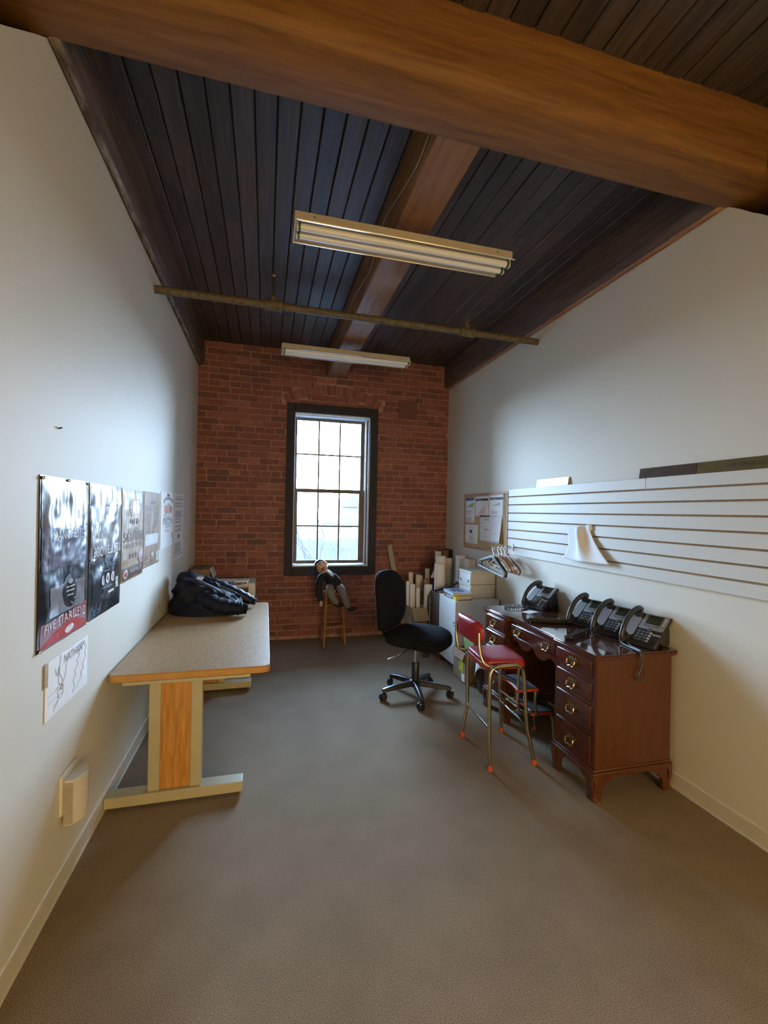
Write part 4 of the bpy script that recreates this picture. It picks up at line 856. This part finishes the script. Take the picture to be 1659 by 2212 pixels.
for p, par in (((1.283, 2.318), nf), ((1.574, 2.319), nf), ((1.296, 2.721), ff), ((1.586, 2.72), ff)): obj('rubber_tip', MB().lathe([(.0165, 0), (.0175, .004), (.0145, .028), (.012, .030)], (p[0], p[1], 0), n=14), redrub, par)
for a_ in ((1.312, 2.343, .587), (1.480, 2.343, .583)): obj('rivet', MB().ell((a_[0], a_[1]-.012, a_[2]), (.007, .005, .007), 10, 6), brass_m, nf)
for p, q in (((1.326, 2.722, .215), (1.282, 2.335, .235)), ((1.572, 2.72, .215), (1.532, 2.338, .225))):
    obj('side_stretcher', MB().tube([p, q], .008, 8, flat=.5), chrome_m, ss)
Ms = T(1.428, 2.540, 0) @ Rz(-.10)
def seatp(u, v):   # shallow upholstered pan
    k = [1.0, 1.0, .985, .94, .7, .35, 0][int(round(v*6))]; z = [.562, .592, .602, .608, .611, .612, .612][int(round(v*6))]
    P = rrect(-.136, .136, -.155, .155, .045, 8); p = P[int(round(u*len(P))) % len(P)]; return Ms @ Vector((p[0]*k, p[1]*k, z))
NP = 36
obj('seat', MB().grid(seatp, NP, 6, cu=True, caps=True), redvinyl, ss, ang=50)
obj('seat_rim', MB().prism(rrect(-.138, .138, -.157, .157, .046, 8), 'z', .555, .586).xf(Ms), redpaint, ss, bevel=.004)
def backp(u, v):
    P = rrect(-.172, .172, -.068, .068, .055, 8); p = P[int(round(u*len(P))) % len(P)]; k, dx = [(1, .010), (1, -.006), (.95, -.013), (.6, -.016), (0, -.017)][int(round(v*4))]
    y, z = p[0]*k, p[1]*k; return T(1.250, 2.580, .762) @ Rz(-.02) @ Vector((-dx*(-1)-.030*(1-(y/.172)**2)+.02, y, z))
bk = obj('backrest', MB().grid(lambda u, v: backp(u, v), NP, 4, cu=True, caps=True), redvinyl, ss, ang=50)
bt = leg('back_tube', [(1.375, 2.372, .577), (1.320, 2.372, .576), (1.275, 2.378, .592), (1.254, 2.392, .63), (1.250, 2.415, .70), (1.253, 2.425, .77)], .0095)
leg('back_tube', [(1.375, 2.708, .577), (1.320, 2.712, .576), (1.265, 2.715, .588), (1.248, 2.722, .63), (1.246, 2.735, .70), (1.250, 2.735, .77)], .0095)
def tread(x0, x1, y0, y1, z, rz, nm):
    M_ = T((x0+x1)/2, (y0+y1)/2, z) @ Rz(rz); a, b_ = (x1-x0)/2, (y1-y0)/2
    bow = [(-a+.018*sin(pi*k/8), -b_+2*b_*k/8) for k in range(9)]
    t_ = obj('tread', MB().prism([(a, b_), (a, -b_)]+bow if 0 else [(a, -b_), (a, b_)]+bow[::-1], 'z', -.022, -.003).xf(M_), redpaint, ss, bevel=.005)
    o_ = MB().prism([(a-.006, -b_+.010), (a-.006, b_-.010)]+[(p[0]+.008, p[1]*.95) for p in bow[::-1]], 'z', -.003, .001)
    obj('rubber_mat', o_.xf(M_), ribm, t_, bevel=.001)
    for k in range(7): obj('rib', MB().box(-a+.03+k*(2*a-.045)/7, -a+.036+k*(2*a-.045)/7, -b_+.014, b_-.014, .001, .003).xf(M_), ribm, t_)
    return t_
tread(1.535, 1.682, 2.436, 2.690, .400, -.04, 'upper')
tread(1.668, 1.822, 2.480, 2.722, .222, -.05, 'lower')
for y, y2 in ((2.452, 2.492), (2.672, 2.705)):
    leg('tread_tube', [(1.545, y, .55), (1.540, y, .44), (1.545, y, .385), (1.548, y+.01, .30), (1.560, y+.015, .255), (1.60, y+.02, .235), (1.69, y2, .222), (1.70, y2, .20)], .0085)
    leg('tread_tube', [(1.672, y, .388), (1.668, y+.005, .33), (1.672, y+.01, .27), (1.69, y+.015, .222), (1.73, y2, .204), (1.79, y2, .200), (1.818, y2, .175), (1.826, y2-.005, .10), (1.830, y2-.01, .012)], .0085)
    obj('rubber_tip', MB().lathe([(.013, 0), (.014, .004), (.011, .024)], (1.830, y2-.01, 0), n=12), redrub, ss)
obj('tread_brace', MB().tube([(1.548, 2.462, .30), (1.548, 2.682, .30)], .0065, 8), tubegold, ss)
obj('tread_brace', MB().tube([(1.60, 2.47, .236), (1.60, 2.692, .236)], .0065, 8), tubegold, ss)

# ================================================================== OFFICE CHAIR
oc = thing('office_chair', 'armless black office chair on a five-star base with casters', 'chair', (1.205, 3.425, 0), radians(-44))
def spow(x, e): return math.copysign(abs(x)**e, x)
def squad(mb, c, r, e1, e2, M=None, nu=40, nv=24, fn=None):
    def P(u, v):
        th = -pi/2+pi*v; ph_ = 2*pi*u; x = r[0]*spow(cos(th), e1)*spow(cos(ph_), e2); y = r[1]*spow(cos(th), e1)*spow(sin(ph_), e2); z = r[2]*spow(sin(th), e1)
        p = Vector((x, y, z)); p = fn(p) if fn else p; p = M @ p if M else p; return p+Vector(c)
    return mb.grid(P, nu, nv, cu=True)
def seatf(p):
    p = p.copy(); f = p.x/.25; p.z += -.030*max(f, 0)**2.5+.012*(p.y/.24)**2*(1 if p.z > 0 else 0)
    if p.z > 0: p.z -= .006*math.exp(-((p.y)/.012)**2)*(1 if f < .3 else .4)
    return p
obj('seat', squad(MB(), (.025, 0, .478), (.250, .245, .058), .55, .62, fn=seatf), blackfab, oc, local=True, ang=80)
def backf(p):
    p = p.copy(); wz = p.z/.25; p.x += -.03*(p.y/.22)**2*-1+.025*wz*wz*-1
    p.y *= 1-.10*max(wz, 0)**2-.06*max(-wz, 0)**2
    for ty, tz in ((.05, .03), (-.05, .03), (.05, -.08), (-.05, -.08)):
        if p.x > 0: p.x -= .014*math.exp(-((p.y-ty)**2+(p.z-tz)**2)/.0006)
    return p
obj('backrest', squad(MB(), (-.262, 0, .745), (.045, .232, .250), .6, .62, Ry(-.10), fn=backf), blackfab, oc, local=True, ang=80)
obj('back_bar', MB().tube(catmull([(-.03, 0, .405), (-.20, 0, .400), (-.285, 0, .44), (-.31, 0, .56), (-.31, 0, .70)], 6), .026, 10, flat=.35), blackpl, oc, local=True)
obj('mechanism', MB().box(-.12, .13, -.085, .085, .385, .420), blackpl, oc, bevel=.01, local=True)
obj('lift_cover', MB().lathe([(.032, .10), (.032, .265), (.028, .272)], n=18), blackpl, oc, local=True); obj('gas_lift', MB().lathe([(.0155, .26), (.0155, .39)], n=16), chrome_m, oc, local=True)
obj('tension_knob', MB().lathe([(.030, .335), (.033, .345), (.033, .385)], (.095, -.02, 0), n=16), blackpl, oc, local=True)
lv = obj('lever', MB().tube(catmull([(-.02, -.08, .395), (-.03, -.15, .385), (-.06, -.20, .355), (-.08, -.215, .350)], 5), .0055, 8), blackpl, oc, local=True)
obj('lever_grip', MB().tube([(-.075, -.212, .351), (-.125, -.245, .330)], .0095, 10), plain('grip_grey', (.10, .10, .10), .3), lv, local=True)
obj('hub', MB().lathe([(.048, .075), (.052, .09), (.050, .115), (.034, .128)], n=20), blackpl, oc, local=True)
for k in range(5):
    a = radians(46+72*k+44); M_ = Rz(a)
    lg = MB(); sec = lambda x, w_, z0, z1: [(x, -w_, z0), (x, w_, z0), (x, w_*.7, z1), (x, -w_*.7, z1)]
    vs = sec(.03, .030, .082, .122)+sec(.17, .023, .072, .112)+sec(.275, .018, .066, .094)+sec(.292, .015, .064, .088); fs = [(0, 1, 2, 3), (15, 14, 13, 12)]+[(4*i+j, 4*i+(j+1) % 4, 4*i+4+(j+1) % 4, 4*i+4+j) for i in range(3) for j in range(4)]
    lo = obj('base_leg', MB().add(vs, fs).xf(M_), blackpl, oc, bevel=.005, local=True)
    cs = MB(); sw_ = Rz(random.uniform(-1.2, 1.2)); Mc = M_ @ T(.278, 0, 0) @ sw_
    for s in (-1, 1): cs.cyl((.012, s*.006, .027), (.012, s*.024, .027), .027, n=18)
    cs.box(-.008, .018, -.022, .022, .034, .058); cs.cyl((0, 0, .05), (0, 0, .075), .009, n=10)
    obj('caster', cs.xf(Mc), blackpl, lo, bevel=.003, local=True)

# ================================================================== CABINET CORNER
cx = thing('metal_cabinet', 'white enamel metal cabinet on casters beside the desk', 'cabinet', (1.95, 4.01, 0))
K0, K1, KY0, KY1, KT = 1.735, 2.170, 3.812, 4.217, .668
obj('carcass', MB().box(K0, K1, KY0, KY1, .065, KT-.012), cab_m, cx, bevel=.003); obj('top', MB().box(K0-.012, K1+.003, KY0-.004, KY1+.004, KT-.012, KT), cab_m, cx, bevel=.003)
dr_ = obj('door', MB().box(K0-.010, K0-.001, KY0+.004, KY1-.004, .085, KT-.016), cab_m, cx, bevel=.002); obj('kick_strip', MB().box(K0-.008, K0, KY0+.002, KY1-.002, .065, .083), cab_m, cx)
obj('lock', MB().cyl((K0-.014, KY0+.035, .46), (K0-.009, KY0+.035, .46), .008, n=12).cyl((K0-.014, KY0+.030, .435), (K0-.009, KY0+.030, .435), .005, n=10), ink, dr_)
for xx in (K0+.03, K1-.04):
    for yy in (KY0+.03, KY1-.04): obj('caster', MB().cyl((xx-.014, yy, .027), (xx+.014, yy, .027), .027, n=16).box(xx-.012, xx+.012, yy-.012, yy+.012, .04, .067), blackpl, cx)
def filebox(label, z0, z1):
    t_ = thing('storage_box', label, 'storage box', (2.06, 4.05, z0), 0, 'putty plastic boxes on the white cabinet'); x0, x1, y0, y1 = 1.930, 2.185, 3.915, 4.195
    obj('body', MB().box(x0, x1, y0, y1, z0, z1-.022), puty, t_, bevel=.006); obj('lid', MB().box(x0-.006, x1, y0-.004, y1+.004, z1-.026, z1-.001), puty, t_, bevel=.007, seg=3)
    obj('front_panel', MB().box(x0-.005, x0+.001, y0+.012, y1-.012, z0+.012, z1-.034), cab_m, t_, bevel=.003)
    for y in (y0+.055, y1-.055): obj('latch', MB().box(x0-.009, x0-.004, y-.004, y+.004, z0+.016, z0+.042), ink, t_)
    obj('front_lip', MB().box(x0-.016, x0, y0-.006, y1+.006, z0+.001, z0+.012), cab_m, t_, bevel=.003)
filebox('putty plastic box on the cabinet, lower of the two', KT+.001, KT+.128); filebox('putty plastic box on the cabinet, upper of the two', KT+.129, KT+.258)
def book(label, c, d, rz, covm, extra=None):
    t_ = thing('book', label, 'book', c, rz, 'books on the white cabinet'); w_, l_, h_ = d
    obj('pages', MB().box(-w_/2+.004, w_/2-.004, -l_/2+.006, l_/2-.004, .004, h_-.004), cream_p, t_, local=True)
    obj('cover', MB().box(-w_/2, w_/2, -l_/2, l_/2, 0, .004).box(-w_/2, w_/2, -l_/2, l_/2, h_-.004, h_).box(-w_/2, -w_/2+.004, -l_/2, l_/2, 0, h_), covm, t_, bevel=.001, local=True)
    if extra: extra(t_, w_, l_, h_)
def ex1(t_, w_, l_, h_):
    obj('yellow_band', MB().box(-w_/2-.001, -w_/2+.030, -l_/2-.001, -l_/2+.062, .001, h_+.0006), plain('yellow_print', (.80, .68, .02), .5), t_, local=True); obj('orange_spot', MB().box(-w_/2-.001, -w_/2, l_/2-.022, l_/2-.006, .006, h_-.006), redrub, t_, local=True)
    for i in range(2): obj('spine_lettering', MB().box(-w_/2-.0006, -w_/2, -l_/2+.08, l_/2-.04, .010+.012*i, .015+.012*i), white_p, t_, local=True)
book('thick black-spined book with a yellow band, under the pale book', (1.815, 3.965, KT+.001), (.17, .25, .042), .05, ink, ex1)
bluegrey = plain('pale_blue_cover', (.42, .50, .58), .4)
def ex2(t_, w_, l_, h_): obj('cover_print', MB().box(-.06, .05, -.08, .09, h_, h_+.0006), plain('cover_blue', (.10, .16, .30), .5), t_, local=True); lines(t_, lambda u, v, o=0: Vector((-.055+.10*u, -.07+.15*v, h_+.001)), 4, 0, 1, 0, 1, white_p, 3)
book('pale blue book on top of the black-spined book', (1.812, 3.97, KT+.044), (.19, .27, .026), -.06, bluegrey, ex2)
tag(obj('brown_panel', MB().box(1.730, 1.752, 4.226, 4.47, 0, .655), plain('dark_brown_board', (.075, .045, .035), .6), bevel=.002), 'dark brown board standing behind the white cabinet', 'board')
# rolls and papers in the corner
def roll(label, x, y, z0, z1, r, mat, lean=(0, 0), g='paper rolls standing in the corner', inner=True):
    t_ = thing('paper_roll', label, 'paper roll', (x, y, z0), 0, g); a, b_ = Vector((x, y, z0)), Vector((x+lean[0], y+lean[1], z1)); M_ = (b_-a).to_track_quat('Z', 'Y').to_matrix(); L = (b_-a).length
    obj('roll', MB().lathe([(r, 0), (r, L), (r*.82, L), (r*.80, L-.03)], a, M_, 22), mat, t_)
    obj('core', MB().lathe([(r*.5, 0), (r*.5, L-.006), (r*.38, L-.006), (r*.36, L-.04)], a, M_, 16), mat, t_)
roll('tall bright white roll standing right behind the cabinet', 1.880, 4.60, 0, .925, .060, white_p)
roll('white roll standing behind the tallest bright roll', 1.955, 4.755, 0, .992, .058, white_p)
roll('small cream roll sticking up at the very back of the corner', 1.99, 4.93, 0, 1.03, .038, cream_p)
roll('cream roll to the right of the white rolls', 2.06, 4.78, 0, .965, .045, cream_p, (.005, .01))
roll('lower cream roll leaning against the right wall', 2.125, 4.70, 0, .885, .042, cream_p, (.03, 0))
for i, (x, y, z, r, lx) in enumerate(((1.640, 4.83, .80, .026, -.02), (1.700, 4.80, .775, .028, .0), (1.745, 4.86, .76, .026, .005), (1.775, 4.74, .735, .030, .0), (1.835, 4.90, .83, .028, .015))):
    roll(('slim cream roll, leftmost of the row by the brick wall', 'second slim cream roll of the row by the brick wall', 'third slim cream roll of the row, partly hidden', 'slim cream roll right of the row with a brown edge', 'slim cream roll at the back of the row')[i], x, y, 0, z, r, cream_p if i != 3 else card_m, (lx, 0))
roll('bluish white roll standing in front of the cream row', 1.725, 4.56, 0, .70, .044, white_p, (.01, 0))
tag(obj('cone_paper', MB().prism([(1.80, .76), (1.90, .76), (1.885, .83), (1.845, .905), (1.835, .85)], 'y', 4.66, 4.663), cream_p), 'torn cream paper corner sticking up among the rolls', 'paper')
tag(obj('olive_box', MB().box(2.085, 2.165, 5.02, 5.14, 0, 1.035), plain('olive_card', (.20, .18, .11), .8), bevel=.003), 'tall olive box in the far corner', 'box'); tag(obj('black_binder', MB().box(2.168, 2.198, 4.98, 5.15, 0, 1.045), blackpl, bevel=.004), 'black binder spine in the far corner beside the olive box', 'binder')
pb = thing('printed_box', 'tall white box with grey print by the right wall', 'box', (2.13, 4.60, 0)); obj('carton', MB().box(2.085, 2.172, 4.56, 4.64, 0, 1.015), white_p, pb, bevel=.002); lines(pb, lambda u, v, o=0: Vector((2.095+.065*u, 4.559, .80+.19*v)), 9, 0, 1, 0, 1, midink, 2)
tag(obj('tan_box', MB().box(2.12, 2.196, 4.36, 4.50, 0, .995), cream_p, bevel=.003), 'tall tan box against the wall behind the putty boxes', 'box')
oc2 = thing('open_carton', 'open cardboard carton holding white paper rolls behind the chair', 'box', (1.61, 4.62, 0))
q = MB(); q.box(1.530, 1.535, 4.50, 4.76, 0, .46); q.box(1.700, 1.705, 4.50, 4.76, 0, .46); q.box(1.535, 1.70, 4.50, 4.505, 0, .46); q.box(1.535, 1.70, 4.755, 4.76, 0, .46); q.box(1.53, 1.705, 4.50, 4.76, 0, .006)
obj('carton', q, card_m, oc2); obj('flap', MB().boxc((1.617, 4.465, .40), (.17, .004, .14), Rx(-.5).to_3x3()), plain('pale_card', (.42, .33, .22), .85), oc2)
for i in range(4): obj('print_bar', MB().box(1.552+.028*i, 1.572+.028*i, 4.4985, 4.500, .25, .31), carddark, oc2)
obj('white_label', MB().box(1.59, 1.66, 4.4980, 4.4995, .15, .23), white_p, oc2)
for i, (x, y, z, r) in enumerate(((1.558, 4.70, .72, .020), (1.580, 4.64, .70, .018), (1.608, 4.66, .69, .021), (1.640, 4.60, .655, .022))):
    roll(('thin white roll in the open carton, leftmost', 'thin white roll in the open carton, second from left', 'thin white roll in the open carton, third from left', 'thin white roll in the open carton, rightmost')[i], x, y, .010, z, r, white_p, (-.012, 0), 'thin rolls in the open carton')
lp = thing('leaning_board', 'long pale board leaning on the brick wall behind the office chair', 'board', (1.60, 4.95, 0)); a, b_ = Vector((1.615, 4.93, .012)), Vector((1.452, 5.165, 1.09)); M_ = (b_-a).to_track_quat('Z', 'X').to_matrix().to_4x4()
obj('board', MB().box(-.030, .030, -.010, .010, 0, (b_-a).length).xf(T(*a) @ M_), plain('pale_board', (.52, .44, .32), .7, var=.1), lp, bevel=.002)
dl = thing('hand_truck', 'black tubular hand truck standing behind the cabinet', 'hand truck', (1.73, 4.48, 0))
obj('frame_tube', MB().tube(catmull([(1.712, 4.49, 0), (1.712, 4.49, .25), (1.712, 4.49, .54), (1.722, 4.49, .60), (1.752, 4.49, .638), (1.80, 4.49, .648)], 5), .011, 10), blackpl, dl); obj('handle', MB().tube([(1.93, 4.40, .70), (2.08, 4.36, .80)], .009, 10).tube([(2.08, 4.36, .80), (2.105, 4.353, .817)], .014, 10), blackpl, dl); obj('cross_wire', MB().tube([(1.712, 4.49, .50), (1.80, 4.49, .48)], .003, 6), blackpl, dl); obj('cross_wire', MB().tube([(1.712, 4.49, .20), (1.80, 4.49, .18)], .003, 6), blackpl, dl)
obj('link', MB().tube([(1.80, 4.49, .648), (1.93, 4.40, .70)], .009, 8), blackpl, dl)
wr_ = thing('wire_rack', 'thin black wire rack among the paper rolls', 'rack', (1.65, 4.68, 0))
for p in (((1.60, 4.80, .64), (1.722, 4.60, .55)), ((1.60, 4.80, .67), (1.722, 4.60, .58)), ((1.722, 4.60, 0), (1.722, 4.60, .59)), ((1.60, 4.80, 0), (1.60, 4.80, .68))): obj('wire', MB().tube(p, .003, 6), blackpl, wr_)
# carton and bin between cabinet and desk
lc = thing('cardboard_carton', 'open cardboard carton with a yellow sticker between cabinet and desk', 'box', (1.83, 3.66, 0))
q = MB(); q.box(1.705, 1.709, 3.545, 3.795, 0, .255); q.box(1.955, 1.959, 3.545, 3.795, 0, .255); q.box(1.709, 1.955, 3.545, 3.549, 0, .255); q.box(1.709, 1.955, 3.791, 3.795, 0, .255); q.box(1.705, 1.959, 3.545, 3.795, 0, .005); obj('carton', q, card_m, lc)
obj('flap', MB().boxc((1.690, 3.67, .235), (.004, .25, .07), Ry(.45).to_3x3()), card_m, lc); obj('yellow_sticker', MB().box(1.7035, 1.705, 3.585, 3.665, .085, .175), plain('sticker_yellow', (.55, .60, .05), .5), lc); obj('white_label', MB().box(1.7035, 1.705, 3.555, 3.615, .008, .075), white_p, lc)
tag(obj('green_folder', MB().boxc((1.80, 3.64, .185), (.01, .16, .35), (Rz(.1) @ Ry(-.12)).to_3x3()), plain('folder_green', (.42, .55, .22), .6)), 'pale green folder sticking out of the yellow-stickered carton', 'folder')
wbk = thing('waste_bin', 'dark brown waste bin holding crumpled paper beside the desk', 'bin', (1.84, 3.35, 0))
obj('bin', MB().lathe([(.090, 0), (.100, .01), (.128, .29), (.122, .29), (.096, .03)], (1.84, 3.35, 0), n=28), plain('bin_brown', (.045, .024, .015), .5), wbk)
bg = MB().grid(lambda u, v: Vector((1.84+(.118+.012*v*v)*cos(2*pi*u)*(1+.05*sin(9*u*pi)), 3.35+(.118+.012*v*v)*sin(2*pi*u)*(1+.05*cos(7*u*pi)), .29-.11*v*(1.1+sin(6*u*pi)*.5))), 40, 4, cu=True); bgo = obj('liner', bg, white_p, wbk, ang=80); bgo.modifiers.new('t', 'SOLIDIFY').thickness = .001
tag(obj('paper_sheet', MB().prism([(3.19, .0), (3.245, .0), (3.245, .50), (3.205, .64), (3.195, .60)], 'x', 1.90, 1.902), white_p), 'white sheet standing upright behind the far end of the desk', 'paper')

# ================================================================== SMALL STOOL AND DUMMY
ws = thing('wooden_stool', 'small tall wooden stool under the window carrying the dummy', 'stool', (.757, 4.98, 0))
TP = [(.668, 4.895), (.845, 4.905), (.675, 5.065), (.852, 5.075)]; FT = [(.640, 4.83), (.882, 4.885), (.648, 5.11), (.892, 5.13)]
obj('seat', MB().prism(rrect(.645, .868, 4.868, 5.098, .012), 'z', .555, .580), pine_m, ws, bevel=.004)
L3 = [[Vector((t_[0], t_[1], .556)), Vector((f_[0], f_[1], 0))] for t_, f_ in zip(TP, FT)]
for a, b_ in L3: obj('leg', MB().tube([a, b_], [.0135, .011], 10), pine_m, ws)
for (i, j) in ((0, 1), (2, 3), (0, 2), (1, 3)):
    for z in (.445, .205): k = 1-z/.556; obj('rung', MB().tube([L3[i][0].lerp(L3[i][1], k), L3[j][0].lerp(L3[j][1], k)], .010, 8), pine_m, ws)
dm = thing('ventriloquist_dummy', 'ventriloquist dummy in dark jacket and grey trousers slumped on the small stool', 'doll', (.75, 4.98, .582))
skin = plain('doll_skin', (.74, .47, .34), .4, var=.04); hairm = plain('doll_hair', (.012, .010, .012), .35); jackm = plain('doll_jacket', (.012, .013, .022), .8, var=.3, bmp=.2); trm = plain('doll_trousers', (.23, .22, .20), .85, var=.12, scale=60); shirt = plain('doll_shirt', (.72, .76, .82), .7); mouthm = plain('doll_mouth', (.60, .10, .03), .35)
def chain(pts, rad, n=14, flat=1.0, k=6): 
    P = catmull(pts, k); R = []
    for i in range(len(P)): s = i/(len(P)-1)*(len(rad)-1); j = min(int(s), len(rad)-2); R.append(rad[j]+(rad[j+1]-rad[j])*(s-j))
    return MB().tube(P, R, n, flat=flat)
# torso leaning to the left, shoulders at about (.66, .77)
obj('torso', chain([(.775, 4.97, .595), (.755, 4.96, .66), (.715, 4.945, .73), (.672, 4.93, .785), (.640, 4.925, .815)], [.085, .088, .080, .066, .028], 20, .8), jackm, dm, ang=80)
obj('shirt_front', chain([(.735, 4.90, .755), (.70, 4.885, .79), (.665, 4.885, .815), (.645, 4.89, .825)], [.020, .028, .026, .020], 12, .6), shirt, dm, ang=80)
obj('collar', MB().lathe([(.034, 0), (.038, .012), (.032, .026)], (.648, 4.918, .808), Ry(-.75).to_3x3(), 18), shirt, dm)
obj('bow_tie', MB().ell((.672, 4.868, .800), (.022, .010, .012), 14, 8, Ry(.7).to_3x3()), plain('tie_blue', (.05, .08, .20), .5), dm)
for s, pts in ((0, [(.655, 4.92, .775), (.605, 4.90, .745), (.580, 4.88, .66), (.580, 4.865, .58), (.600, 4.855, .505)]), (1, [(.735, 4.915, .765), (.785, 4.90, .70), (.795, 4.895, .645), (.770, 4.88, .615)])):
    obj('sleeve', chain(pts, [.036, .042, .038, .033, .028], 14), jackm, dm, ang=80)
# trousers: hips and two legs over the front of the seat
obj('trousers', chain([(.70, 4.96, .620), (.755, 4.95, .642), (.815, 4.96, .626)], [.030, .060, .030], 18), trm, dm, ang=80)
obj('trouser_leg', chain([(.720, 4.94, .632), (.700, 4.865, .630), (.703, 4.815, .585), (.735, 4.805, .52), (.770, 4.81, .478)], [.048, .046, .042, .036, .032], 14), trm, dm, ang=80)
obj('trouser_leg', chain([(.795, 4.95, .632), (.815, 4.87, .630), (.833, 4.815, .585), (.865, 4.805, .50), (.895, 4.81, .430)], [.048, .046, .040, .034, .030], 14), trm, dm, ang=80)
for c, M_ in (((.785, 4.80, .462), Ry(.1)), ((.935, 4.805, .412), Ry(-.15))):
    obj('shoe', MB().ell(c, (.055, .026, .024), 18, 10, M_.to_3x3(), fn=lambda d: 1+.10*d.x*(1 if d.z < .4 else -.6)), hairm, dm, ang=80)
# head thrown back: face up and to the right
MH = (T(.612, 4.905, .868) @ Matrix.Rotation(radians(-52), 4, 'Y') @ Rz(radians(-12)) @ Rx(radians(-18)))    # local -y is the face, z the crown
def skull(d):
    k = 1.0
    if d.z < -.2: k -= .10*(-d.z-.2)
    if d.y < -.3: k += .05*math.exp(-((d.z+.55)/.25)**2)           # jaw
    k += .22*math.exp(-((d.x)**2/.016+(d.z+.10)**2/.03))*(1 if d.y < 0 else 0)   # nose
    for s in (-1, 1): k += .05*math.exp(-((d.x-s*.45)**2+(d.z+.22)**2)/.03)*(1 if d.y < 0 else 0)-.05*math.exp(-((d.x-s*.32)**2+(d.z-.12)**2)/.012)*(1 if d.y < 0 else 0)
    return k
hd = obj('head', MB().ell((0, 0, 0), (.058, .064, .078), 40, 28, fn=skull).xf(MH), skin, dm, ang=80)
obj('hair', MB().ell((0, .008, .012), (.064, .068, .080), 30, 18, fn=lambda d: (1.03 if (d.y > -.35 and d.z > -.55 or d.z > .62) else .80)).xf(MH), hairm, dm, ang=80)
for s in (-1, 1):
    obj('ear', MB().ell((s*.060, .002, -.006), (.010, .014, .022), 14, 8).xf(MH), skin, dm)
    e = obj('eye', MB().ell((s*.022, -.052, .012), (.012, .008, .009), 14, 8).xf(MH), white_p, dm); obj('pupil', MB().ell((s*.022, -.0595, .012), (.005, .002, .006), 10, 6).xf(MH), hairm, e)
    obj('eyebrow', MB().tube(catmull([(s*.010, -.060, .030), (s*.022, -.059, .037), (s*.036, -.050, .031)], 4), .0035, 6).xf(MH), hairm, dm)
obj('mouth', MB().ell((0, -.058, -.040), (.022, .010, .013), 18, 10).xf(MH), mouthm, dm); obj('moustache', MB().tube(catmull([(-.022, -.060, -.028), (0, -.070, -.024), (.022, -.060, -.028)], 4), .0035, 6).xf(MH), hairm, dm)
# hands: palm, four unequal curled fingers, thumb from the side
for (hx_, hy, hz), M_, nm in (((.604, 4.853, .498), Rx(.15), 'hand'), ((.760, 4.872, .612), Ry(.9), 'hand')):
    H = T(hx_, hy, hz) @ M_; m = MB(); squad(m, (0, 0, -.018), (.015, .008, .020), .7, .7, nu=16, nv=10)
    for i, L_ in enumerate((.022, .026, .025, .019)):
        x0 = -.011+.0073*i; m.tube(catmull([(x0, 0, -.034), (x0*1.1, -.003, -.034-L_*.55), (x0*1.15, -.010, -.034-L_)], 3), [.0036]*4+[.0033]*2+[.0028], 7)
    m.tube(catmull([(.012, 0, -.012), (.021, -.004, -.022), (.022, -.008, -.034)], 3), [.0042]*4+[.0038]*2+[.003], 7); obj('hand', m.xf(H), skin, dm, ang=80)
